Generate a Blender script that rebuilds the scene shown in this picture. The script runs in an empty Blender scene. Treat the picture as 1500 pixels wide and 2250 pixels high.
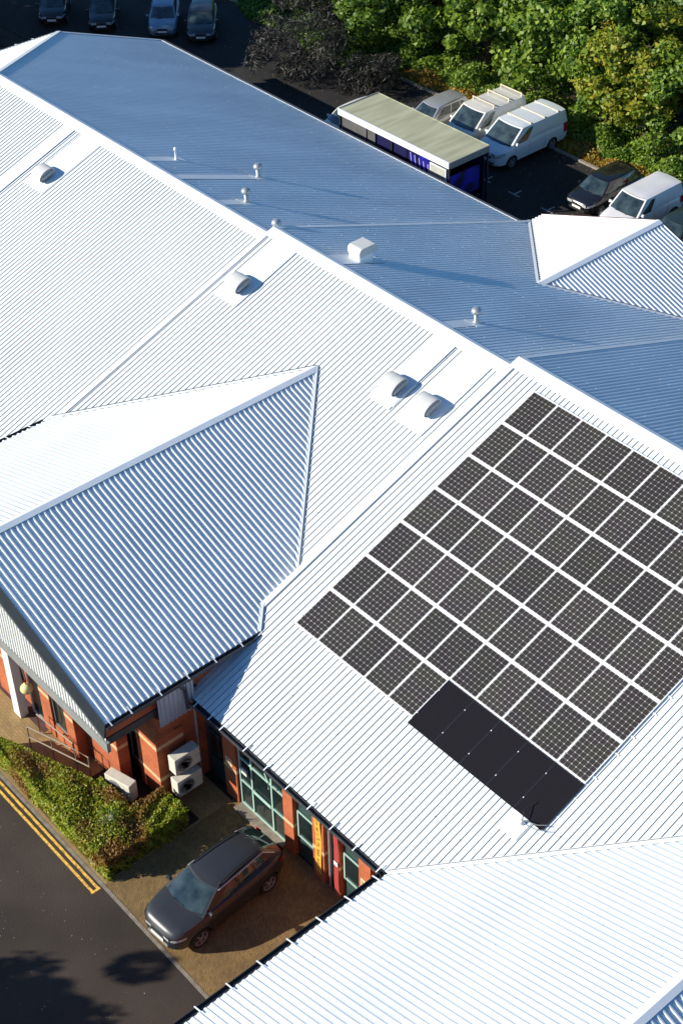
import bpy, bmesh, math, random
import numpy as np
from mathutils import Vector, Matrix
random.seed(7)
S = bpy.context.scene
COL = S.collection
rad = math.radians

# ---------------------------------------------------------------- camera
CAM_LOC = (27.05, -31.11, 37.95)
R = ((0.65788272, 0.75292543, -0.0171355), (0.475018, -0.43249709, -0.76635773), (-0.58442128, 0.49603384, -0.64218549))
cam = bpy.data.objects.new('camera', bpy.data.cameras.new('camera'))
COL.objects.link(cam)
m = Matrix(((R[0][0], -R[1][0], -R[2][0]), (R[0][1], -R[1][1], -R[2][1]), (R[0][2], -R[1][2], -R[2][2]))).to_4x4()
m.translation = CAM_LOC
cam.matrix_world = m
cam.data.sensor_fit = 'VERTICAL'; cam.data.sensor_height = 24.0
cam.data.lens = 3462.76 / 2250 * 24.0
cam.data.clip_start = 0.5; cam.data.clip_end = 1000
S.camera = cam
S.render.resolution_x = 682; S.render.resolution_y = 1024

# ---------------------------------------------------------------- sky, sun, exposure
SUN = Vector((0.52, 0.75, -0.405)).normalized()      # direction the light travels
w = bpy.data.worlds.new("World"); S.world = w; w.use_nodes = True
nt = w.node_tree
sky = nt.nodes.new('ShaderNodeTexSky'); sky.sky_type = 'NISHITA'; sky.sun_disc = False
sky.sun_elevation = math.asin(-SUN.z)
sky.sun_rotation = math.atan2(-SUN.x, -SUN.y)
sky.ozone_density = 5.0; sky.dust_density = 0.2; sky.air_density = 1.0
tint = nt.nodes.new('ShaderNodeMix'); tint.data_type = 'RGBA'; tint.blend_type = 'MULTIPLY'; tint.inputs[0].default_value = 1.0
tint.inputs[7].default_value = (0.72, 1.0, 1.14, 1)          # a deeper, clearer blue sky
nt.links.new(sky.outputs[0], tint.inputs[6]); nt.links.new(tint.outputs[2], nt.nodes['Background'].inputs[0])
nt.nodes['Background'].inputs[1].default_value = 0.084
sl = bpy.data.lights.new('sun', 'SUN'); sl.energy = 5.0; sl.angle = rad(0.5); sl.color = (1.0, 0.93, 0.82)
so = bpy.data.objects.new('sun', sl); COL.objects.link(so)
so.rotation_euler = (-SUN).to_track_quat('Z', 'Y').to_euler()
so.location = (-30, -40, 60)
S.view_settings.view_transform = 'Standard'; S.view_settings.look = 'None'
S.view_settings.exposure = 0.63; S.view_settings.gamma = 1

# ---------------------------------------------------------------- materials
MATS = {}
def mat(name, col, rough=0.6, metal=0.0, var=0.0, scale=3.0, bump=0.0, bscale=40.0, spec=0.5, col2=None, coat=0.0, stretch=None, thr=None):
    if name in MATS: return MATS[name]
    mt = bpy.data.materials.new(name); mt.use_nodes = True; MATS[name] = mt
    n = mt.node_tree; b = n.nodes['Principled BSDF']
    b.inputs['Base Color'].default_value = (*col, 1); b.inputs['Roughness'].default_value = rough
    b.inputs['Metallic'].default_value = metal; b.inputs['Specular IOR Level'].default_value = spec
    if coat: b.inputs['Coat Weight'].default_value = coat; b.inputs['Coat Roughness'].default_value = 0.06
    if var or bump:
        tc = n.nodes.new('ShaderNodeTexCoord'); mp = n.nodes.new('ShaderNodeMapping')
        n.links.new(tc.outputs['Object'], mp.inputs[0])
        if stretch: mp.inputs['Scale'].default_value = stretch
    if var:
        no = n.nodes.new('ShaderNodeTexNoise'); no.inputs['Scale'].default_value = scale; no.inputs['Detail'].default_value = 8
        n.links.new(mp.outputs[0], no.inputs[0])
        cr = n.nodes.new('ShaderNodeValToRGB')
        lo, hi = thr if thr else (0.3, 0.7)
        cr.color_ramp.elements[0].position = lo; cr.color_ramp.elements[1].position = hi
        c2 = col2 if col2 else tuple(c * (1 - var) for c in col)
        cr.color_ramp.elements[0].color = (*c2, 1)
        cr.color_ramp.elements[1].color = (*(tuple(min(1, c * (1 + var * 0.5)) for c in col) if not col2 else col), 1)
        n.links.new(no.outputs[0], cr.inputs[0]); n.links.new(cr.outputs[0], b.inputs['Base Color'])
    if bump:
        n2 = n.nodes.new('ShaderNodeTexNoise'); n2.inputs['Scale'].default_value = bscale; n2.inputs['Detail'].default_value = 6
        n.links.new(mp.outputs[0], n2.inputs[0])
        bp = n.nodes.new('ShaderNodeBump'); bp.inputs['Strength'].default_value = bump; bp.inputs['Distance'].default_value = 0.03
        n.links.new(n2.outputs[0], bp.inputs['Height']); n.links.new(bp.outputs[0], b.inputs['Normal'])
    return mt

ROOF = mat('painted_roof_steel', (0.70, 0.755, 0.785), 0.42, var=0.10, scale=0.5, spec=0.45, stretch=(1.0, 0.25, 1.0))
RIBSHADE = mat('rib_side_shade', (0.16, 0.155, 0.145), 0.6, var=0.2, scale=2)  # rib shadow lines painted dark grey on one side of each front rib
RIBSHADE2 = mat('pale_rib_side_shade', (0.42, 0.42, 0.40), 0.6, var=0.1, scale=2)  # fainter painted rib shade, one side of each rib on left-facing slopes
FLASH = mat('roof_flashing', (0.74, 0.78, 0.80), 0.45, var=0.05, scale=2)
GUT = mat('gutter_dark_grey', (0.045, 0.05, 0.055), 0.5, var=0.3, scale=4)
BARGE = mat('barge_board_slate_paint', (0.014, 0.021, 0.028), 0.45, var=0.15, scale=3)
CLAD = mat('wall_cladding', (0.66, 0.67, 0.64), 0.5, var=0.08, scale=2)
BAND = mat('grey_fascia_paint', (0.22, 0.23, 0.22), 0.55, var=0.1, scale=3)
TEAL = mat('pale_green_frame_paint', (0.33, 0.5, 0.43), 0.4)
DKGREEN = mat('dark_green_panel', (0.03, 0.06, 0.055), 0.35, var=0.2, scale=3)
GLASSW = mat('window_glass', (0.012, 0.022, 0.022), 0.05, spec=0.8, var=0.5, scale=1.3)
STONE = mat('cream_stone_band', (0.62, 0.4, 0.2), 0.8, var=0.15, scale=6)
BLACK = mat('black_rubber', (0.012, 0.012, 0.012), 0.75)
RIM = mat('alloy_rim', (0.26, 0.27, 0.28), 0.35, 0.25)
CGLASS = mat('car_glass', (0.05, 0.075, 0.075), 0.05, spec=1.0, var=0.8, scale=2.2, col2=(0.006, 0.012, 0.013))
CHROME = mat('silver_trim', (0.62, 0.62, 0.6), 0.25, 0.2)
LAMP = mat('headlight_lens', (0.55, 0.58, 0.6), 0.08, 0.3)
TAIL = mat('tail_light_red', (0.45, 0.01, 0.02), 0.15)
PLATE = mat('number_plate_white', (0.75, 0.75, 0.7), 0.5)
ALU = mat('aluminium_frame', (0.83, 0.83, 0.80), 0.4, 0.0, spec=0.5)
STEEL = mat('galvanised_steel', (0.45, 0.47, 0.48), 0.4, 0.6, var=0.15, scale=5)
VENTM = mat('cream_vent_paint', (0.56, 0.56, 0.53), 0.5, var=0.08, scale=4)
SHADOWGREY = mat('louvre_dark', (0.06, 0.07, 0.09), 0.6)
ACM = mat('air_conditioner_cream', (0.6, 0.57, 0.47), 0.55, var=0.1, scale=6)
ASPH = mat('asphalt', (0.048, 0.035, 0.025), 0.9, var=0.45, scale=0.35, bump=0.5, bscale=30)
ASPH2 = mat('car_park_asphalt', (0.017, 0.015, 0.014), 0.92, var=0.5, scale=0.6, bump=0.6, bscale=18)
SOIL = mat('leaf_litter_soil', (0.035, 0.025, 0.016), 0.95, var=0.65, scale=1.7, bump=1.0, bscale=9)
YEL = mat('yellow_line_paint', (0.74, 0.43, 0.07), 0.7, var=0.5, scale=9, thr=(0.35, 0.55))
WLINE = mat('white_line_paint', (0.38, 0.38, 0.35), 0.8, var=0.6, scale=9)
KERB = mat('kerb_concrete', (0.26, 0.22, 0.17), 0.9, var=0.35, scale=5)

def brick_mat(name, c1, c2, mortar, scale, bw=0.5, rh=0.25, msize=0.012, vec='Object', rotx=None, rough=0.85):
    mt = bpy.data.materials.new(name); mt.use_nodes = True; MATS[name] = mt
    n = mt.node_tree; b = n.nodes['Principled BSDF']; b.inputs['Roughness'].default_value = rough
    tc = n.nodes.new('ShaderNodeTexCoord'); mp = n.nodes.new('ShaderNodeMapping'); n.links.new(tc.outputs[vec], mp.inputs[0])
    if rotx is not None: mp.inputs['Rotation'].default_value = rotx
    br = n.nodes.new('ShaderNodeTexBrick'); n.links.new(mp.outputs[0], br.inputs[0])
    br.inputs['Color1'].default_value = (*c1, 1); br.inputs['Color2'].default_value = (*c2, 1); br.inputs['Mortar'].default_value = (*mortar, 1)
    br.inputs['Scale'].default_value = scale; br.inputs['Brick Width'].default_value = bw; br.inputs['Row Height'].default_value = rh
    br.inputs['Mortar Size'].default_value = msize
    no = n.nodes.new('ShaderNodeTexNoise'); no.inputs['Scale'].default_value = 1.2; no.inputs['Detail'].default_value = 6
    n.links.new(tc.outputs[vec], no.inputs[0])
    mx = n.nodes.new('ShaderNodeMix'); mx.data_type = 'RGBA'; mx.blend_type = 'MULTIPLY'; mx.inputs[0].default_value = 0.7
    cr = n.nodes.new('ShaderNodeValToRGB'); cr.color_ramp.elements[0].position = 0.3; cr.color_ramp.elements[1].position = 0.65
    cr.color_ramp.elements[0].color = (0.55, 0.55, 0.55, 1)
    n.links.new(no.outputs[0], cr.inputs[0])
    n.links.new(br.outputs[0], mx.inputs[6]); n.links.new(cr.outputs[0], mx.inputs[7]); n.links.new(mx.outputs[2], b.inputs['Base Color'])
    return mt
BRICK = brick_mat('red_brick', (0.48, 0.125, 0.035), (0.38, 0.085, 0.03), (0.36, 0.14, 0.07), 4.4, rotx=(rad(90), 0, 0))
PAVE = brick_mat('block_paving', (0.31, 0.195, 0.065), (0.20, 0.125, 0.045), (0.09, 0.058, 0.025), 4.6, bw=0.5, rh=0.25, msize=0.02, rotx=(0, 0, rad(45)))
PATHM = brick_mat('footpath_paving', (0.40, 0.27, 0.11), (0.33, 0.22, 0.09), (0.17, 0.11, 0.05), 2.4)

def cell_mat(name, grid):
    mt = bpy.data.materials.new(name); mt.use_nodes = True; MATS[name] = mt
    n = mt.node_tree; b = n.nodes['Principled BSDF']; b.inputs['Roughness'].default_value = 0.22
    b.inputs['Specular IOR Level'].default_value = 0.5
    def M(op, a, c=None, d=None):
        x = n.nodes.new('ShaderNodeMath'); x.operation = op
        for i, v in enumerate((a, c, d)):
            if v is None: continue
            if isinstance(v, (int, float)): x.inputs[i].default_value = v
            else: n.links.new(v, x.inputs[i])
        return x.outputs[0]
    tc = n.nodes.new('ShaderNodeTexCoord'); sp = n.nodes.new('ShaderNodeSeparateXYZ'); n.links.new(tc.outputs['Object'], sp.inputs[0])
    oi = n.nodes.new('ShaderNodeObjectInfo')
    if grid:
        fx = M('ABSOLUTE', M('SUBTRACT', M('FRACT', M('DIVIDE', M('ADD', sp.outputs[0], 0.468), 0.156)), 0.5))
        fy = M('ABSOLUTE', M('SUBTRACT', M('FRACT', M('DIVIDE', M('ADD', sp.outputs[1], 0.702), 0.156)), 0.5))
        dia = M('GREATER_THAN', M('ADD', fx, fy), 0.865)
        ln = M('GREATER_THAN', M('MAXIMUM', fx, fy), 0.475)
        inx = M('LESS_THAN', M('ABSOLUTE', sp.outputs[0]), 0.468); iny = M('LESS_THAN', M('ABSOLUTE', sp.outputs[1]), 0.702)
        ins = M('MULTIPLY', inx, iny)
        no = n.nodes.new('ShaderNodeTexNoise'); no.inputs['Scale'].default_value = 1.5
        ad = n.nodes.new('ShaderNodeVectorMath'); ad.operation = 'ADD'
        n.links.new(tc.outputs['Object'], ad.inputs[0]); n.links.new(oi.outputs['Location'], ad.inputs[1]); n.links.new(ad.outputs[0], no.inputs[0])
        cr = n.nodes.new('ShaderNodeValToRGB'); cr.color_ramp.elements[0].position = 0.35; cr.color_ramp.elements[1].position = 0.65
        cr.color_ramp.elements[0].color = (0.036, 0.029, 0.029, 1); cr.color_ramp.elements[1].color = (0.038, 0.036, 0.026, 1)
        n.links.new(no.outputs[0], cr.inputs[0])
        m1 = n.nodes.new('ShaderNodeMix'); m1.data_type = 'RGBA'; n.links.new(ln, m1.inputs[0]); n.links.new(cr.outputs[0], m1.inputs[6]); m1.inputs[7].default_value = (0.25, 0.225, 0.20, 1)
        m2 = n.nodes.new('ShaderNodeMix'); m2.data_type = 'RGBA'; n.links.new(dia, m2.inputs[0]); n.links.new(m1.outputs[2], m2.inputs[6]); m2.inputs[7].default_value = (0.62, 0.58, 0.53, 1)
        m3 = n.nodes.new('ShaderNodeMix'); m3.data_type = 'RGBA'; n.links.new(ins, m3.inputs[0]); m3.inputs[6].default_value = (0.06, 0.055, 0.045, 1); n.links.new(m2.outputs[2], m3.inputs[7])
        vm = M('ADD', M('MULTIPLY', oi.outputs['Random'], 0.26), 0.9)
        mv = n.nodes.new('ShaderNodeVectorMath'); mv.operation = 'SCALE'; n.links.new(m3.outputs[2], mv.inputs[0]); n.links.new(vm, mv.inputs['Scale'])
        n.links.new(mv.outputs[0], b.inputs['Base Color']); n.links.new(M('ADD', M('MULTIPLY', oi.outputs['Random'], 0.15), 0.12), b.inputs['Roughness'])
    else:
        fx = M('ABSOLUTE', M('SUBTRACT', M('FRACT', M('DIVIDE', sp.outputs[0], 0.04)), 0.5))
        fy = M('ABSOLUTE', M('SUBTRACT', M('FRACT', M('DIVIDE', sp.outputs[1], 0.078)), 0.5))
        ln = M('GREATER_THAN', M('MAXIMUM', fx, fy), 0.44)
        b.inputs['Specular IOR Level'].default_value = 0.22
        m1 = n.nodes.new('ShaderNodeMix'); m1.data_type = 'RGBA'; n.links.new(ln, m1.inputs[0]); m1.inputs[6].default_value = (0.012, 0.010, 0.011, 1); m1.inputs[7].default_value = (0.026, 0.024, 0.026, 1)
        n.links.new(m1.outputs[2], b.inputs['Base Color'])
    return mt
CELLS = cell_mat('solar_cells_white_grid', True)
CELLSB = cell_mat('solar_cells_black', False)
BFRAME = mat('black_panel_frame', (0.012, 0.012, 0.016), 0.4)

def leaf_mat(name, cols, trans=0.35, rough=0.55, patch=None, pscale=0.9):
    mt = bpy.data.materials.new(name); mt.use_nodes = True; MATS[name] = mt
    n = mt.node_tree; b = n.nodes['Principled BSDF']; b.inputs['Roughness'].default_value = rough
    g = n.nodes.new('ShaderNodeNewGeometry'); cr = n.nodes.new('ShaderNodeValToRGB')
    while len(cr.color_ramp.elements) < len(cols): cr.color_ramp.elements.new(0.5)
    for i, c in enumerate(cols):
        cr.color_ramp.elements[i].position = i / (len(cols) - 1); cr.color_ramp.elements[i].color = (*c, 1)
    n.links.new(g.outputs['Random Per Island'], cr.inputs[0]); n.links.new(cr.outputs[0], b.inputs['Base Color'])
    out = cr.outputs[0]
    if patch:
        tc = n.nodes.new('ShaderNodeTexCoord'); no = n.nodes.new('ShaderNodeTexNoise'); no.inputs['Scale'].default_value = pscale; no.inputs['Detail'].default_value = 4
        n.links.new(tc.outputs['Object'], no.inputs[0]); c2 = n.nodes.new('ShaderNodeValToRGB'); c2.color_ramp.elements[0].position = 0.50; c2.color_ramp.elements[1].position = 0.62
        n.links.new(no.outputs[0], c2.inputs[0]); mx = n.nodes.new('ShaderNodeMix'); mx.data_type = 'RGBA'
        n.links.new(c2.outputs[0], mx.inputs[0]); n.links.new(out, mx.inputs[6]); mx.inputs[7].default_value = (*patch, 1)
        out = mx.outputs[2]; n.links.new(out, b.inputs['Base Color'])
    tr = n.nodes.new('ShaderNodeBsdfTranslucent'); n.links.new(out, tr.inputs[0])
    ms = n.nodes.new('ShaderNodeMixShader'); ms.inputs[0].default_value = trans
    n.links.new(b.outputs[0], ms.inputs[1]); n.links.new(tr.outputs[0], ms.inputs[2])
    n.links.new(ms.outputs[0], n.nodes['Material Output'].inputs[0])
    return mt
LEAF = [leaf_mat('leaf_deep_green', [(0.045, 0.11, 0.012), (0.11, 0.20, 0.016), (0.20, 0.30, 0.03)]),
        leaf_mat('leaf_mid_green', [(0.06, 0.14, 0.012), (0.14, 0.24, 0.018), (0.26, 0.35, 0.03)]),
        leaf_mat('leaf_yellow_green', [(0.12, 0.20, 0.012), (0.24, 0.31, 0.02), (0.40, 0.34, 0.025), (0.11, 0.19, 0.02)]),
        leaf_mat('leaf_hedge', [(0.14, 0.24, 0.012), (0.28, 0.36, 0.016), (0.32, 0.28, 0.03), (0.42, 0.46, 0.02)], patch=(0.27, 0.15, 0.03)),
        leaf_mat('leaf_autumn', [(0.48, 0.16, 0.02), (0.42, 0.27, 0.03), (0.16, 0.20, 0.02), (0.30, 0.12, 0.03)])]
BARK = mat('bark', (0.06, 0.045, 0.032), 0.9, var=0.4, scale=6, bump=0.5)
TWIG = leaf_mat('bare_twigs', [(0.008, 0.008, 0.006), (0.020, 0.019, 0.013), (0.012, 0.010, 0.007)], trans=0.0)

# ---------------------------------------------------------------- helpers
class MB:
    def __init__(s): s.v = []; s.f = []; s.mi = []
    def add(s, vs, fs, mi=0):
        o = len(s.v); s.v += [tuple(v) for v in vs]; s.f += [tuple(o + i for i in f) for f in fs]; s.mi += [mi] * len(fs); return s
    def box(s, x0, x1, y0, y1, z0, z1, mi=0, M=None):
        vs = [Vector((x, y, z)) for z in (z0, z1) for y in (y0, y1) for x in (x0, x1)]
        if M: vs = [M @ v for v in vs]
        return s.add(vs, [(0, 2, 3, 1), (4, 5, 7, 6), (0, 1, 5, 4), (2, 6, 7, 3), (0, 4, 6, 2), (1, 3, 7, 5)], mi)
    def hexa(s, b, t, mi=0):      # bottom loop, top loop
        n = len(b)
        return s.add(list(b) + list(t), [tuple(range(n - 1, -1, -1)), tuple(range(n, 2 * n))] + [(i, (i + 1) % n, n + (i + 1) % n, n + i) for i in range(n)], mi)
    def bar(s, a, b, wx, wz, up=(0, 0, 1), mi=0):   # box along a->b
        a = Vector(a); b = Vector(b); d = (b - a).normalized(); up = Vector(up); sd = d.cross(up).normalized(); up = sd.cross(d).normalized()
        P = lambda p, i, j: p + sd * wx * i / 2 + up * wz * j / 2
        return s.hexa([P(a, -1, -1), P(a, 1, -1), P(a, 1, 1), P(a, -1, 1)][::-1], [P(b, -1, -1), P(b, 1, -1), P(b, 1, 1), P(b, -1, 1)][::-1], mi)
    def tube(s, pts, r, n=8, mi=0, r2=None):
        pts = [Vector(p) for p in pts]; rings = []
        for i, p in enumerate(pts):
            d = (pts[min(i + 1, len(pts) - 1)] - pts[max(i - 1, 0)]).normalized()
            a = d.orthogonal().normalized(); b = d.cross(a)
            rr = r if r2 is None else r + (r2 - r) * i / (len(pts) - 1)
            rings.append([p + (a * math.cos(2 * math.pi * k / n) + b * math.sin(2 * math.pi * k / n)) * rr for k in range(n)])
        vs = [v for rg in rings for v in rg]; fs = []
        for i in range(len(pts) - 1):
            for k in range(n): fs.append((i * n + k, i * n + (k + 1) % n, (i + 1) * n + (k + 1) % n, (i + 1) * n + k))
        fs.append(tuple(range(n - 1, -1, -1))); fs.append(tuple((len(pts) - 1) * n + k for k in range(n)))
        return s.add(vs, fs, mi)
    def lathe(s, prof, n=16, M=None, mi=0, caps=True):         # prof [(r,z)]
        vs = []; fs = []
        for r_, z in prof:
            for k in range(n):
                v = Vector((r_ * math.cos(2 * math.pi * k / n), r_ * math.sin(2 * math.pi * k / n), z)); vs.append(M @ v if M else v)
        for i in range(len(prof) - 1):
            for k in range(n): fs.append((i * n + k, i * n + (k + 1) % n, (i + 1) * n + (k + 1) % n, (i + 1) * n + k))
        if caps: fs += [tuple(range(n - 1, -1, -1)), tuple((len(prof) - 1) * n + k for k in range(n))]
        return s.add(vs, fs, mi)
    def grid(s, P, nu, nv, mi=0):                   # P(i/nu, j/nv)
        vs = [P(i / nu, j / nv) for j in range(nv + 1) for i in range(nu + 1)]
        return s.add(vs, [(j * (nu + 1) + i, j * (nu + 1) + i + 1, (j + 1) * (nu + 1) + i + 1, (j + 1) * (nu + 1) + i) for j in range(nv) for i in range(nu)], mi)
    def build(s, name, m, parent=None, smooth=False, bevel=0, sub=0):
        me = bpy.data.meshes.new(name); me.from_pydata(s.v, [], s.f)
        for mm in (m if isinstance(m, (list, tuple)) else [m]): me.materials.append(mm)
        me.polygons.foreach_set('material_index', s.mi)
        if smooth: me.polygons.foreach_set('use_smooth', [True] * len(me.polygons))
        me.update()
        o = bpy.data.objects.new(name, me); COL.objects.link(o)
        if parent: o.parent = parent
        if bevel:
            bm_ = bmesh.new(); bm_.from_mesh(me); bmesh.ops.remove_doubles(bm_, verts=bm_.verts, dist=1e-4); bm_.to_mesh(me); bm_.free()
            md = o.modifiers.new('bevel', 'BEVEL'); md.width = bevel; md.segments = 3; md.limit_method = 'ANGLE'; md.angle_limit = rad(28)
        return o
def thing(name, label, cat, loc=(0, 0, 0), rz=0, group=None):
    o = bpy.data.objects.new(name, None); COL.objects.link(o); o.location = loc; o.rotation_euler = (0, 0, rz); o.empty_display_size = 0.3
    return tag(o, label, cat, group)
def tag(o, label, cat, group=None):
    o['label'] = label; o['category'] = cat
    if group: o['group'] = group
    return o
def struct(o, kind='structure'): o['kind'] = kind; return o
def dup(o, loc=None, rz=None, label=None, group=None):
    def rec(a, par):
        c = a.copy(); COL.objects.link(c)
        if par: c.parent = par
        for ch in a.children: rec(ch, c)
        return c
    c = rec(o, None)
    if loc is not None: c.location = loc
    if rz is not None: c.rotation_euler = (0, 0, rz)
    if label: c['label'] = label
    if group: c['group'] = group
    return c
def text_mesh(name, body, size, m, parent, M, extrude=0.004):
    cu = bpy.data.curves.new(name, 'FONT'); cu.body = body; cu.size = size; cu.extrude = extrude; cu.align_x = 'CENTER'; cu.align_y = 'CENTER'
    o = bpy.data.objects.new(name + '_tmp', cu); COL.objects.link(o)
    dg = bpy.context.evaluated_depsgraph_get(); me = bpy.data.meshes.new_from_object(o.evaluated_get(dg))
    bpy.data.objects.remove(o); me.name = name; me.transform(M); me.materials.clear(); me.materials.append(m)
    n = bpy.data.objects.new(name, me); COL.objects.link(n)
    if parent: n.parent = parent
    return n

# ---------------------------------------------------------------- ground
def sheet(name, x0, x1, y0, y1, z, m, kind='structure', th=0.0):
    b = MB()
    if th: b.box(x0, x1, y0, y1, z - th, z)
    else: b.add([(x0, y0, z), (x1, y0, z), (x1, y1, z), (x0, y1, z)], [(0, 1, 2, 3)])
    return struct(b.build(name, m), kind)
sheet('ground', -400, 400, -400, 400, -0.03, SOIL)
sheet('road', -90, 60, -60, -18.22, 0.0, ASPH)
sheet('car_park', -75, 40, 13, 25.3, 0.0, ASPH2)
sheet('block_paving', 0.66, 8.6, -18.2, -13.2, 0.004, PAVE)
sheet('footpath', -40, 0.66, -18.2, -13.4, 0.004, PATHM)
sheet('planting_bed', -3.0, 0.6, -18.0, -14.6, 0.03, SOIL)
b = MB(); b.box(-40, 8.6, -18.235, -18.13, -0.02, 0.012); struct(b.build('paving_edge', KERB))
b = MB()
b.box(-40, 0.62, -18.39, -18.31, 0.0, 0.005); b.box(-40, 0.62, -18.58, -18.50, 0.0, 0.005); b.box(0.62, 0.70, -18.60, -18.29, 0.0, 0.005)
struct(b.build('yellow_road_lines', YEL))
b = MB()
for x in (-26.8, -24.45, -22.1, -20.1, -17.9, -15.6, -13.2):
    b.box(x - 0.04, x + 0.04, 20.55, 21.0, 0, 0.005); b.box(x - 0.38, x + 0.38, 20.44, 20.52, 0, 0.005)
struct(b.build('parking_bay_marks', WLINE))
b = MB()
k = -60.0
while k < 0:
    b.box(k, k + 0.9, 25.3 + 0.02 * math.sin(k), 25.45 + 0.02 * math.sin(k), -0.05, 0.11); k += 0.915
struct(b.build('car_park_kerb', KERB))

# ---------------------------------------------------------------- roofs
T = 0.3667; CA = 1 / math.sqrt(1 + T * T); SA = T * CA
YR = 0.725; ZC = 8.916; ZB = 8.42; ZA = 8.015
OFF = -0.05                                     # pan level under the measured plane
class Plane:
    """u along the eave, v down the slope measured on plan, h proud of the pan"""
    def __init__(s, kind, ridge, z, pos=YR):
        s.k = kind; s.z = z; s.p = pos
        s.n = {'F': (0, -SA, CA), 'B': (0, SA, CA), 'L': (-SA, 0, CA), 'R': (SA, 0, CA)}[kind]
    def P(s, u, v, h=0.0):
        h += OFF
        if s.k == 'F': p = (u, s.p - v, s.z - T * v)
        elif s.k == 'B': p = (u, s.p + v, s.z - T * v)
        elif s.k == 'L': p = (s.p - v, u, s.z - T * v)
        else: p = (s.p + v, u, s.z - T * v)
        return Vector((p[0] + s.n[0] * h, p[1] + s.n[1] * h, p[2] + s.n[2] * h))
def ribbed(name, pl, u0, u1, vmin, vmax, parent, brk=(), pitch=0.2, h=0.038, mt=None, phase=0.0, rw=0.075):
    prof = [(0, 0), (pitch - rw, 0), (pitch - rw + 0.016, h), (pitch - 0.016, h)]
    us = {}
    k = math.floor((u0 - phase) / pitch) - 1
    while k * pitch + phase < u1 + pitch:
        for a, hh in prof: us[round(k * pitch + phase + a, 5)] = hh
        k += 1
    ks = sorted(us); hs = [us[q] for q in ks]
    H = lambda u: float(np.interp(u, ks, hs))
    pts = sorted(set([q for q in ks if u0 < q < u1] + [u0, u1] + [q for q in brk if u0 < q < u1]))
    b = MB(); prev = None
    for a, c in zip(pts[:-1], pts[1:]):
        e = 1e-6
        va0, va1 = vmin(a + e), vmax(a + e); vc0, vc1 = vmin(c - e), vmax(c - e)
        if va1 - va0 < 1e-4 and vc1 - vc0 < 1e-4: continue
        q = [pl.P(a, va0, H(a)), pl.P(a, va1, H(a)), pl.P(c, vc1, H(c)), pl.P(c, vc0, H(c))]
        nn = (q[2] - q[0]).cross(q[3] - q[1])
        if nn.dot(Vector(pl.n)) < 0: q = q[::-1]
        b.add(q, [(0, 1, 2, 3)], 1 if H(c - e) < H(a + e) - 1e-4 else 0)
    # fixing screws in purlin rows along the rib tops
    k = math.floor(u0 / pitch) + 1; rs = random.Random(len(pts))
    while k * pitch + phase < u1 - 0.05:
        uu = k * pitch + phase - rw * 0.5; v = 0.9
        if uu > u0:
            va, vb = vmin(uu), vmax(uu)
            while v < vb - 0.15:
                if v > va + 0.3 and rs.random() < 0.55:
                    s_ = 0.018; dv = rs.uniform(-0.04, 0.04)
                    b.add([pl.P(uu - s_, v + dv - s_, h + 0.001), pl.P(uu + s_, v + dv - s_, h + 0.001), pl.P(uu + s_, v + dv + s_, h + 0.001), pl.P(uu - s_, v + dv + s_, h + 0.001), pl.P(uu, v + dv, h + 0.022)], [(0, 1, 4), (1, 2, 4), (2, 3, 4), (3, 0, 4)], 2)
                v += 1.65
        k += 2 if pl.k == 'B' else 5
    return b.build(name, [mt or ROOF, RIBSHADE if pl.k == 'F' else (RIBSHADE2 if pl.k == 'L' else (mt or ROOF)), STEEL if pl.k == 'F' else FLASH], parent)
def slab(pl, u0, u1, v0, v1, h0, h1, b=None):
    b = b or MB()
    b.hexa([pl.P(u0, v0, h0), pl.P(u0, v1, h0), pl.P(u1, v1, h0), pl.P(u1, v0, h0)], [pl.P(u0, v0, h1), pl.P(u0, v1, h1), pl.P(u1, v1, h1), pl.P(u1, v0, h1)])
    return b
def strip(a, c, wid, th, up=(0, 0, 1)): return MB().bar(a, c, wid, th, up)
def gutter(a, c, out, parent, straps=None, strap_in=0.10, wid=0.15, extra=()):
    """open dark channel from a to c, 'out' the horizontal direction away from the roof"""
    a = Vector(a); c = Vector(c); o = Vector(out); dz = Vector((0, 0, 1)); L = (c - a).length; d = (c - a) / L
    b = MB()
    for o0, o1, z0, z1 in ((0, wid, -0.12, -0.105), (0, 0.015, -0.105, 0.0), (wid - 0.015, wid, -0.105, 0.0)):
        q = [a + o * o0 + dz * z0, a + o * o1 + dz * z0, c + o * o1 + dz * z0, c + o * o0 + dz * z0]
        b.hexa(q, [p + dz * (z1 - z0) for p in q])
    b.bar(a - o * 0.03 - dz * 0.13, c - o * 0.03 - dz * 0.13, 0.04, 0.24)
    g = b.build('gutter', GUT, parent)
    for s_ in (straps or []):
        p = a + d * s_
        sb = MB().bar(p - o * strap_in + dz * (0.055 + strap_in * T), p + o * (wid + 0.03) + dz * 0.004, 0.035, 0.012)
        sb.build('strap', FLASH, g)
    return g
def screws(pl, u0, u1, v0, v1, parent, vs, pitch=0.2, keep=lambda u, v: True): pass

FC = Plane('F', 0, ZC); FB = Plane('F', 0, ZB); FA = Plane('F', 0, ZA)
BC = Plane('B', 0, ZC); BB = Plane('B', 0, ZB); BA = Plane('B', 0, ZA)
GX, GZ = -7.44, 7.13                              # front cross gable
GL = Plane('L', 0, GZ, GX); GR = Plane('R', 0, GZ, GX)
KX, KZ = -7.72, 5.52                              # rear cross gable
KL = Plane('L', 0, KZ, KX); KR = Plane('R', 0, KZ, KX)
DX, DZ = 16.28, 6.743                             # right wing
DL = Plane('L', 0, DZ, DX); DR = Plane('R', 0, DZ, DX)
HX = -33.6
XA, XB, XE = -41.85, -14.0, -1.4
C0 = lambda u: 0.0
VF = YR + 13.57; VBk = 15.26 - YR
UG = 'units of the long white roofed terrace'

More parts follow.
